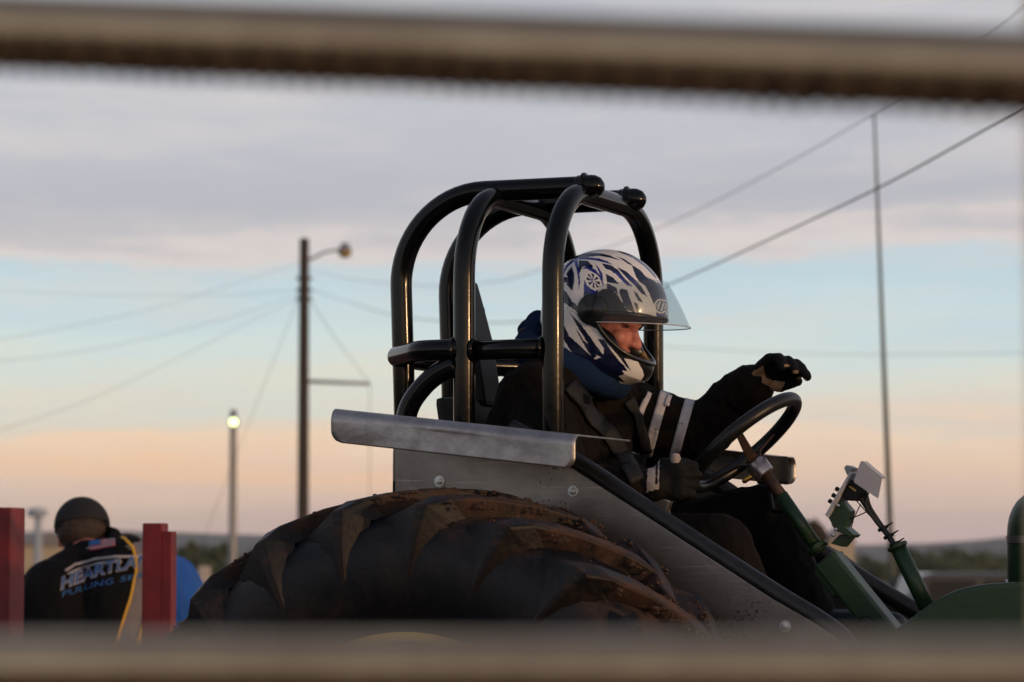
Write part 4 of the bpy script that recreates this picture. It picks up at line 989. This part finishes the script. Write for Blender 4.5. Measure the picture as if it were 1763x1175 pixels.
    tube('collar', [cc_+cx_*(.080*math.cos(2*math.pi*k/32))+cyv*(.078*math.sin(2*math.pi*k/32)) for k in range(33)], .022, M['shirt'], sh, 10, False)
    eb = cc_-cyv*.100+cx_*.012; lathe('collar_emblem', [(0, .026), (.002, .026), (.0025, .018), (.003, .0)], eb, -cyv, M['txtwhite'], sh, 20).scale = (1, 1, 1)
    tape('yellow_piping', [(197, 921), (215, 929), (228, 943), (234, 962), (234, 985), (224, 1030), (208, 1080), (194, 1130)], M['pipingy'], 4.5)
    tape('yellow_piping', [(250, 1045), (246, 1080), (238, 1105), (230, 1130)], M['pipingy'], 8)
    tape('swoosh', [(112, 984), (130, 973), (160, 964), (200, 959), (244, 959)], M['txtwhite'], 4.2)
    tape('swoosh', [(116, 990), (140, 978), (175, 970), (210, 968)], M['txtwhite'], 2.2)
    # printed words
    def words(name, text, p0, p1, h, mt, sh_arc, off, bold=0, wdt=None):
        cu_ = bpy.data.curves.new(name, 'FONT'); cu_.body = text; cu_.size = 1; cu_.offset = bold; cu_.resolution_u = 3; cu_.shear = .12
        ob = bpy.data.objects.new(name, cu_); COL.objects.link(ob); dg = bpy.context.evaluated_depsgraph_get(); dg.update()
        me = bpy.data.meshes.new_from_object(ob.evaluated_get(dg)); bpy.data.objects.remove(ob)
        bm = bmesh.new(); bm.from_mesh(me); bmesh.ops.triangulate(bm, faces=bm.faces)
        bmesh.ops.subdivide_edges(bm, edges=[e for e in bm.edges if e.calc_length() > .25], cuts=1); bm.to_mesh(me); bm.free()
        X = [v.co.x for v in me.vertices]; x0, x1 = (min(X), max(X)) if wdt is None else wdt
        vs = []
        for v in me.vertices:
            u = (v.co.x-x0)/(x1-x0); px = p0[0]+(p1[0]-p0[0])*u; py = p0[1]+(p1[1]-p0[1])*u-sh_arc*4*u*(1-u)-v.co.y*h
            p, _n = hit(tr, px, py, off); vs.append(p if p is not None else K(px, py, 10.7))
        o = new(name, vs, [list(p.vertices) for p in me.polygons], mt, sh, False); return (x0, x1)
    wd = words('back_print', 'HEARTLAND', (105, 1016), (282, 972), 29, M['txtblue'], 8, .0062)
    words('back_print', 'HEARTLAND', (105, 1016), (282, 972), 29, M['txtwhite'], 8, .0035, .045, wd)
    words('back_print', 'PULLING', (106, 1029), (196, 1006), 14, M['txtblue'], 2, .004); words('back_print', 'SERIES', (206, 1003), (282, 988), 14, M['txtblue'], 0, .004)
    # flag patch
    tr2 = tr
    for k in range(7):
        tape('flag_stripe', [(155, 934+k*2.1+1), (175, 931+k*2.1+1), (199, 926.5+k*2.1+1)], M['flagred'] if k % 2 == 0 else M['txtwhite'], 2.2)
    ribbon('flag_canton', [(155, 938.2), (165, 937), (174, 935.2)], 8, M['txtblue'], sh, tr, .0062, .001)
    return P
crew()
# ---- stooping person in blue, mostly hidden
def stooper():
    d = 11.9
    pel, che, nb = K(338, 1122, d), K(284, 1012, d), K(238, 967, d); s = FH; hc = K(208, 970, d+.02)
    sl, sr = K(256, 972, d-.16), K(256, 972, d+.16); wl, wr = K(216, 1182, d-.2), K(216, 1182, d+.2); el_, er = K(238, 1087, d-.2), K(238, 1087, d+.2)
    hl, hr = pel-s*.09, pel+s*.09; kl, kr = hl+Vector((0, 0, -.38))-RT*.04, hr+Vector((0, 0, -.38))-RT*.04
    al, ar = Vector(kl), Vector(kr); al.z = ar.z = .1+GZ0
    body = [(pel-s*.07, che-s*.08, .12, .11), (pel+s*.07, che+s*.08, .12, .11), (che-s*.08, sl+s*.03, .11, .075), (che+s*.08, sr-s*.03, .11, .075), (sl, nb, .06, .055), (sr, nb, .06, .055), (nb, hc, .055, .055)]
    infl = lambda S_, k: [(a, b_, c+k, e+k) for a, b_, c, e in S_]
    hd_ = [('e', hc, (RT, FH, Vector((0, 0, 1))), (.095, .076, .1)), ('e', hc-RT*.09, (RT, FH, Vector((0, 0, 1))), (.02, .014, .02))]
    P = fuse('person', body+hd_+limb([sl, el_, wl], [.055, .043, .03])+limb([sr, er, wr], [.055, .043, .03])+hand(wl, Vector((0, 0, -1)), RT*-1, .9)+hand(wr, Vector((0, 0, -1)), RT*-1, .9, left=True)+limb([hl, kl, al, al-RT*.16], [.09, .06, .045, .035])+limb([hr, kr, ar, ar-RT*.16], [.09, .06, .045, .035]), .010, M['skin'], smooth=2)
    tag(P, 'person in bright blue shirt stooping behind the red post beside the tyre', 'person')
    fuse('shirt', infl(body[:-1], .02)+limb([sl, el_], [.08, .066])+limb([sr, er], [.08, .066]), .010, M['blueshirt'], P, 3, .006, 9, 8)
    fuse('trousers', infl(body[:2], .012)[:0]+[(pel-s*.07, pel+s*.07, .135, .135)]+infl(limb([hl, kl, al], [.095, .068, .055])+limb([hr, kr, ar], [.095, .068, .055]), .018), .012, M['jeans'], P, 2)
    for a in (al, ar): fuse('shoe', [(a-Vector((0, 0, .045)), a-RT*.17-Vector((0, 0, .05)), .05, .045)], .01, M['black'], P, 1)
    fuse('hair', [('e', hc+Vector((0, 0, .02))+RT*.02, (RT, FH, Vector((0, 0, 1))), (.092, .084, .096))], .008, M['hair'], P, 1)
stooper()

# ------------------------------------------------------------------ red steel posts of the sled
def steel_post(x0, x1, xf, ytop, yf, d, label):
    a, b_ = PD(x0, ytop, d), PD(x1, ytop, d); wd = (b_-a).length/2; c = (a+b_)/2; top = c.z
    e = empty('steel_post', (c.x, c.y, GZ0)); tag(e, label, 'post', 'red steel posts')
    ang = R(14); ux = (RT*math.cos(ang)-FH*math.sin(ang)); uy = FH*math.cos(ang)+RT*math.sin(ang)
    o = box('post_tube', Vector((c.x, c.y, top/2))+uy*wd, (ux, uy, Vector((0, 0, 1))), (wd, wd, top/2), M['red'], None, .004); adopt(o, e)
    if xf:
        f = PD(xf, yf, d); w2 = (f-b_).length/2; zt = f.z
        o = box('post_flange', Vector((b_.x, b_.y, zt/2))+ux*w2*1.05+uy*(wd*.6), (ux, uy, Vector((0, 0, 1))), (w2, wd*.8, zt/2), M['red'], None, .003); adopt(o, e)
    o = box('base_plate', Vector((c.x, c.y, GZ0+.012))+uy*wd, (ux, uy, Vector((0, 0, 1))), (wd*2, wd*2, .012), M['red'], None, .003); adopt(o, e)
steel_post(-46, 20, None, 874, 0, 9.4, 'red painted steel post cut by the left edge of the photo')
steel_post(244, 279, 290, 901, 915, 9.6, 'red painted steel post with side flange beside the muddy tyre')

# ------------------------------------------------------------------ foreground pipe fence
fe = empty('pipe_fence'); fp = PD(881, 965, 1.6); fe.location = (fp.x, fp.y, 0)
tag(fe, 'out-of-focus galvanised pipe fence right in front of the camera', 'fence')
def rail(pl, pr, d, rad, ext=1.2):
    a, b_ = PD(pl[0], pl[1], d*1.03), PD(pr[0], pr[1], d*.93); dd = (b_-a).normalized()
    A_, B_ = a-dd*ext, b_+dd*ext; pts = [A_.lerp(B_, k/60) for k in range(61)]
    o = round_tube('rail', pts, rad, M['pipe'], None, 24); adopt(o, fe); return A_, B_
rails = [rail((0, 54), (1763, 124), 1.6, .0205), rail((0, 1150), (1763, 1158), 1.55, .0180)]
A_, B_ = rails[1]; dd = (B_-A_).normalized()
for k in (2, 3):
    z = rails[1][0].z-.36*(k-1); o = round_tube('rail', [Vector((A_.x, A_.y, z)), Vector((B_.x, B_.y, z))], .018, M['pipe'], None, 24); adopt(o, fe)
pr_ = PD(1843, 600, 1.5); pl_ = A_+dd*.03
for q in (pr_, pl_):
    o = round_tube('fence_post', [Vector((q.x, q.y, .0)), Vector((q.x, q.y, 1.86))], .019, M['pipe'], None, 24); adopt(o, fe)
# twisted tie wire wound along the top rail
A_, B_ = rails[0]; ax = (B_-A_).normalized(); x = ax.orthogonal().normalized(); y = ax.cross(x); L_ = (B_-A_).length; P = []
n = int(L_/.0105)
for k in range(n*6):
    q = R(75)*math.sin(math.pi*k/6+1.8*noise.noise((k*.03, 2, 0))); P.append(A_+ax*(L_*k/(n*6))+(Vector((0, 0, -1))*math.cos(q)+FH*math.sin(q))*.0212)
rnd = random.Random(8); o = tube('tie_wire', P, [.0016+.0012*abs(noise.noise((k*.021, 4, 1)))*2 for k in range(len(P))], M['rustwire'], None, 5); adopt(o, fe)

# ------------------------------------------------------------------ poles, lamps and cables
def pole(name, px, ptop, d, r0, r1, label, cat, m_, pbot=None, group=None):
    t_ = PD(px, ptop, d); bt = Vector((t_.x, t_.y, gz(t_)-.3))
    if pbot is not None: q = PD(pbot, 965, d); bt = Vector((q.x, q.y, gz(q)-.3)); bt += (bt-t_)*0
    e = empty(name, (bt.x, bt.y, bt.z+.3)); tag(e, label, cat, group)
    o = tube('shaft', [bt.lerp(t_, k/12) for k in range(13)], [r0+(r1-r0)*k/12 for k in range(13)], m_, None, 16); adopt(o, e)
    return e, t_
DP = 84
up_, upt = pole('utility_pole', 524, 411, DP, .17, .125, 'tall dark wooden utility pole with side lamp left of the roll cage', 'utility pole', M['wood'])
a = PD(532, 448, DP); b_ = PD(560, 434, DP); c = PD(588, 430, DP)
o = tube('lamp_arm', fillet([a, b_, c], .5), .035, M['galv'], None, 8); adopt(o, up_)
o = lathe('lamp_head', [(.22, .02), (.20, .10), (.05, .16), (0, .2)], PD(594, 432, DP), (0, 0, 1), M['galv'], None, 20); adopt(o, up_)
o = lathe('lamp_globe', [(0, .19), (-.08, .18), (-.17, .12), (-.20, .02)], PD(594, 432, DP), (0, 0, 1), M['lampoff'], None, 20); adopt(o, up_)
o = tube('guy_strut', [PD(528, 657, DP), PD(637, 661, DP)], .05, M['galv'], None, 8); adopt(o, up_)
gq = PD(637, 661, DP); gb = Vector((gq.x, gq.y, gz(gq)))
o = tube('guy_wire', [PD(526, 505, DP), PD(575, 580, DP), gq, gb], .008, M['cable'], None, 6); adopt(o, up_)
for yy in (480, 500, 515):
    o = box('insulator_rack', PD(524, yy, DP)-FH*.02, (RT, FH, Vector((0, 0, 1))), (.22, .06, .04), M['galv'], None, .01); adopt(o, up_)
lp, lt = pole('lamp_pole', 402, 706, 86, .13, .095, 'shorter grey pole with one glowing round floodlight', 'lamp pole', M['galv'])
o = lathe('floodlight', [(.0, .10), (.03, .15), (.12, .15), (.16, .06), (.17, .01)], PD(402, 727, 85.8), FH, M['galv'], None, 20); adopt(o, lp)
o = lathe('lit_lens', [(-.04, .01), (-.035, .06), (-.005, .10), (.0, .105)], PD(402, 727, 85.78), FH, M['lamp'], None, 20); adopt(o, lp)
mp_, mt_ = pole('slender_mast', 1505, 196, 62, .075, .022, 'thin leaning tapered mast at the right of the sky', 'mast', M['mast'], 1541)
# cables: straight in plan between two stations, sagging as seen
def cable(A, B, pts, label, rad=.014):
    """A, B: (pixel x, depth) stations; pts: pixels along the cable"""
    ax_, ad_ = (A[0]-881.5)/F*A[1], A[1]; bx_, bd_ = (B[0]-881.5)/F*B[1], B[1]; P = []
    fine = []
    for i in range(len(pts)-1):
        p0 = pts[max(i-1, 0)]; p1 = pts[i]; p2 = pts[i+1]; p3 = pts[min(i+2, len(pts)-1)]
        for k in range(8):
            t_ = k/8; f_ = lambda j: .5*(2*p1[j]+(p2[j]-p0[j])*t_+(2*p0[j]-5*p1[j]+4*p2[j]-p3[j])*t_*t_+(3*p1[j]-p0[j]-3*p2[j]+p3[j])*t_**3)
            fine.append((f_(0), f_(1)))
    fine.append(pts[-1])
    for x_, y_ in fine:
        sl_ = (x_-881.5)/F; den = (bx_-ax_)-sl_*(bd_-ad_); t_ = (sl_*ad_-ax_)/den; P.append(PD(x_, y_, ad_+(bd_-ad_)*t_))
    o = tube('power_cable', P, rad, M['cable'], None, 6); tag(o, label, 'cable', 'overhead cables'); return o
cable((530, DP), (2300, 13), [(530, 497), (600, 520), (700, 547), (860, 556), (1000, 540), (1150, 491), (1330, 410), (1510, 325), (1640, 255), (1763, 184), (1960, 60)], 'thick overhead cable crossing the right mast, lower of the two', .0065)
cable((530, DP), (2400, 20), [(530, 462), (600, 480), (720, 492), (830, 488), (920, 468), (1140, 390), (1340, 290), (1530, 180), (1690, 70), (1763, 12), (1900, -110)], 'upper overhead cable rising behind the roll cage to the right', .005)
cable((520, DP), (-700, 45), [(520, 452), (400, 490), (250, 535), (100, 566), (0, 584), (-200, 605)], 'topmost faint cable running left from the wooden pole', .004)
cable((520, DP), (-700, 45), [(520, 505), (430, 536), (300, 572), (150, 604), (0, 622), (-200, 630)], 'middle faint cable running left from the wooden pole', .004)
cable((520, DP), (-900, 40), [(520, 512), (430, 555), (300, 620), (150, 690), (0, 740), (-200, 790)], 'lowest steep cable running left from the wooden pole', .004)
cable((520, DP), (-700, 70), [(520, 498), (400, 508), (200, 508), (0, 500), (-300, 480)], 'nearly level cable running left from the wooden pole', .004)
cable((1130, 120), (2600, 100), [(1130, 596), (1300, 606), (1500, 611), (1763, 608), (2100, 596)], 'distant level cable behind the gloved hand and the mast', .009)
gw = PD(519, 500, DP); g2 = PD(440, 700, DP); ge = gw.lerp(g2, (gw.z+.6)/(gw.z-g2.z)); tag(tube('guy_cable', [gw, ge], .006, M['cable'], None, 6), 'slanting guy cable left of the wooden pole', 'cable')

# ------------------------------------------------------------------ far things
def leaf_tree(name, px, ytop, d, wpx, label, m_, seed, group, nleaf=3600):
    rnd = random.Random(seed); t_ = PD(px, ytop, d); b0 = Vector((t_.x, t_.y, gz(t_))); H = t_.z-b0.z; Wd = wpx*1.35*d/F/2
    e = empty(name, b0); tag(e, label, 'tree', group)
    tr = [b0-Vector((0, 0, .2)), b0+Vector((rnd.uniform(-.1, .1), 0, H*.3)), b0+Vector((rnd.uniform(-.3, .3), rnd.uniform(-.3, .3), H*.75))]
    o = tube('trunk', tr, [H*.03, H*.022, H*.008], M['bark'], None, 8); adopt(o, e)
    for k in range(5):
        a = rnd.uniform(0, 6.28); q = b0+Vector((0, 0, H*rnd.uniform(.2, .5))); o = tube('limb', [q, q+Vector((math.cos(a)*Wd*.5, math.sin(a)*Wd*.5, H*.25))], [H*.012, H*.005], M['bark'], None, 5); adopt(o, e)
    cl_ = [(Vector((rnd.gauss(0, .45)*Wd, rnd.gauss(0, .45)*Wd, H*rnd.uniform(.22, .86))), rnd.uniform(.25, .5)*Wd) for _ in range(15)]
    cl_.append((Vector((0, 0, H*.88)), H*.1))
    vs = []; fs = []
    for k in range(nleaf):
        c, r_ = rnd.choice(cl_); v = Vector((rnd.gauss(0, 1), rnd.gauss(0, 1), rnd.gauss(0, .8))).normalized()*r_*rnd.uniform(.5, 1.05); p = b0+c+v
        if p.z < b0.z+.1: continue
        a = Vector((rnd.gauss(0, 1), rnd.gauss(0, 1), rnd.gauss(0, 1))).normalized(); b_ = a.orthogonal().normalized(); s_ = H*rnd.uniform(.025, .055); i = len(vs)
        vs += [p-a*s_, p+b_*s_*.6, p+a*s_, p-b_*s_*.6]; fs.append([i, i+1, i+2, i+3])
    o = new('crown', vs, fs, m_, None, False); adopt(o, e)
rt = [(1492, 958, 330, 70), (1545, 962, 360, 60), (1578, 950, 340, 75), (1632, 948, 350, 80), (1688, 952, 330, 70), (1735, 956, 360, 80), (1600, 966, 300, 90), (1665, 968, 300, 90)]
rl = ['bushy green tree just right of the steering column in the far belt', 'low tree behind the mast foot in the far belt', 'taller round tree between mast and conduit pipe', 'broad tree in the middle of the right belt', 'tree left of the green canister in the right belt', 'tree half hidden by the green canister', 'low scrub tree above the parked car roof, left', 'low scrub tree above the parked car roof, right']
for k, ((x, y, d, w_), lb) in enumerate(zip(rt, rl)): leaf_tree('scrub_tree', x, y, d, w_, lb, M['leaf'], 20+k, 'trees in the far belt')
for k, ((x, y, d, w_), lb) in enumerate(zip([(330, 931, 260, 70), (372, 958, 280, 60), (440, 950, 300, 70), (296, 958, 280, 60)], ['tallest dark green tree between red post and lamp pole', 'low tree just left of the lamp pole', 'tree between lamp pole and muddy tyre', 'small tree right behind the red post'])):
    leaf_tree('scrub_tree', x, y, d, w_, lb, M['leaf'], 40+k, 'trees in the far belt')
leaf_tree('brown_tree', 1398, 893, 90, 95, 'reddish brown bushy tree behind the steering column', M['leaf2'], 60, None, 2500)
leaf_tree('scrub_tree', 60, 931, 300, 60, 'small tree behind the left red post', M['leaf'], 61, 'trees in the far belt')
# buildings and clutter on the left
def shed(px, yt, d, wpx, dep, hz, label, m_):
    c = PD(px, yt, d); z0 = gz(c)-.1; e = empty('shed', (c.x, c.y, z0)); tag(e, label, 'building'); wv_ = wpx*d/F/2; h = c.z-z0-hz
    o = box('wall', Vector((c.x, c.y, z0+h/2))+FH*dep/2, (RT, FH, Vector((0, 0, 1))), (wv_, dep/2, h/2), m_, None, .02); adopt(o, e)
    o = prism('roof', [Vector((c.x, c.y, z0+h+.004))+RT*(-wv_-.2)-FH*.2, Vector((c.x, c.y, z0+h+.004))+RT*(wv_+.2)-FH*.2, Vector((c.x, c.y, z0+h+hz))], FH*(dep+.4), M['roofm'], None, .01); adopt(o, e)
    for k in (-.5, .4):
        q = Vector((c.x, c.y, z0+h*.55))+RT*wv_*k-FH*.03; o = box('window', q, (RT, FH, Vector((0, 0, 1))), (wv_*.16, .02, h*.16), M['glass'], None, .005); adopt(o, e)
    o = box('door', Vector((c.x, c.y, z0+h*.36))-FH*.03, (RT, FH, Vector((0, 0, 1))), (wv_*.13, .02, h*.34), M['galv'], None, .005); adopt(o, e)
shed(88, 915, 170, 110, 6, .8, 'beige shed behind the crew man and left red post', M['beige'])
shed(1448, 908, 210, 46, 5, .9, 'small beige shed beyond the steering column', M['beige'])
e, tq = pole('tank_stand', 66, 888, 120, .16, .14, 'pale blue tank on a post by the left red post', 'tank', M['paleblue'])
o = lathe('tank', [(-.1, .02), (-.06, .32), (0, .38), (.18, .38), (.24, .3), (.28, .02)], PD(64, 887, 120), (0, 0, 1), M['paleblue'], None, 24); adopt(o, e)
c = PD(352, 975, 48); e = empty('concrete_barrier', (c.x, c.y, gz(c))); tag(e, 'pale concrete barrier with upright end between blue shirt and tyre', 'barrier')
o = box('upright', Vector((c.x, c.y, (c.z+gz(c))/2)), (RT, FH, Vector((0, 0, 1))), (.085, .12, (c.z-gz(c))/2), M['concrete'], None, .02); adopt(o, e)
q = PD(335, 1000, 48); o = box('block', Vector((q.x, q.y, (q.z+gz(q))/2)), (RT, FH, Vector((0, 0, 1))), (.20, .2, (q.z-gz(q))/2), M['concrete'], None, .03); adopt(o, e)
# parked vehicles
def car(px, d, rot, label, m_, ln=4.9, ht=1.78, wdh=.95, pickup=False):
    c = PD(px, 965, d); c.z = gz(c); e = empty('parked_car', c); tag(e, label, 'car', 'parked cars'); M4 = Matrix.Translation(c) @ Matrix.Rotation(rot, 4, 'Z')
    def Lc(x_, y_, z_): return M4 @ Vector((x_, y_, z_))
    def pz(name, poly, y0, y1, mt, bev, par=None):
        o = prism(name, [Lc(x_, y0, z_) for x_, z_ in poly], Lc(0, y1, 0)-Lc(0, y0, 0), mt, None, bev); adopt(o, e); return o
    hl = ln/2; zh = ht
    pz('body', [(-hl, .35), (-hl-.03, .75), (-hl+.05, 1.0), (hl-1.25, 1.05), (hl-.15, .92), (hl, .7), (hl, .35)], -wdh, wdh, m_, .06)
    if pickup: pz('cabin', [(-.75, 1.03), (-.65, zh), (.65, zh), (1.35, 1.03)], -wdh+.12, wdh-.12, m_, .07)
    else: pz('cabin', [(-hl+.08, 1.0), (-hl+.35, zh-.05), (-hl+.6, zh), (.55, zh), (1.3, 1.03)], -wdh+.12, wdh-.12, m_, .07)
    for s_ in (-1, 1):
        ys = s_*(wdh-.118)
        wn = ([(-.55, .62), (.66, .62)] if pickup else [(-hl+.42, -1.0), (-.92, -.12), (-.04, .72)])
        for x0, x1 in ([(-.55, .0), (.07, .68)] if pickup else wn):
            o = prism('side_window', [Lc(x0, ys, 1.12), Lc(x0+.08, ys, zh-.14), Lc(x1-(.16 if x1 > .5 else .02), ys, zh-.14), Lc(x1+(.12 if x1 > .5 else 0), ys, 1.12)], (Lc(0, s_*.012, 0)-Lc(0, 0, 0)), M['carglass'], None, .003); adopt(o, e)
        for x_ in (-hl+.95, hl-.95):
            o = lathe('wheel', [(-.11, .2), (-.12, .3), (-.08, .355), (.08, .355), (.12, .3), (.11, .2), (.09, .18), (.09, .03), (.10, .0)], Lc(x_, s_*(wdh-.1), .36), Lc(0, s_, 0)-Lc(0, 0, 0), M['rubber'], None, 24); adopt(o, e)
        o = box('headlight', Lc(hl-.02, s_*.7, .82), ((M4.to_3x3() @ Vector((1, 0, 0))), (M4.to_3x3() @ Vector((0, 1, 0))), Vector((0, 0, 1))), (.03, .18, .08), M['reflect'], None, .01); adopt(o, e)
        o = box('tail_light', Lc(-hl+.0, s_*.75, .85), ((M4.to_3x3() @ Vector((1, 0, 0))), (M4.to_3x3() @ Vector((0, 1, 0))), Vector((0, 0, 1))), (.035, .08, .14), M['red'], None, .01); adopt(o, e)
    o = prism('windscreen', [Lc(.64, -wdh+.22, zh-.09), Lc(.64, wdh-.22, zh-.09), Lc(1.24, wdh-.17, 1.1), Lc(1.24, -wdh+.17, 1.1)], Lc(.03, 0, .03)-Lc(0, 0, 0), M['carglass'], None, .003); adopt(o, e)
car(1745, 62, R(30), 'dark grey parked car with long roof behind the green bonnet', M['carpaint'], 4.9, 1.85)
car(1475, 74, R(15), 'dark parked pickup low behind the steering column', mat('navy_car', (.04, .045, .06), .35, coat=.4), 5.2, 1.75, .95, True)

# ------------------------------------------------------------------ evening haze
HZ = True
if HZ:
    bm = bmesh.new(); bmesh.ops.create_cube(bm, size=2)
    bmesh.ops.transform(bm, matrix=Matrix.Translation((CAM.x, CAM.y, 42)) @ Matrix.Diagonal((6600, 6600, 50, 1)), verts=bm.verts)
    hm = bpy.data.materials.new('haze'); hm.use_nodes = True; t = hm.node_tree; t.nodes.clear(); o_ = t.nodes.new('ShaderNodeOutputMaterial'); pv = t.nodes.new('ShaderNodeVolumePrincipled')
    pv.inputs['Color'].default_value = (.86, .93, 1, 1); pv.inputs['Density'].default_value = .00011; pv.inputs['Anisotropy'].default_value = .1
    t.links.new(pv.outputs[0], o_.inputs['Volume'])
    o = bmobj('haze', bm, hm); tag(o, 'thin blue evening haze over the flat land', kind='stuff')
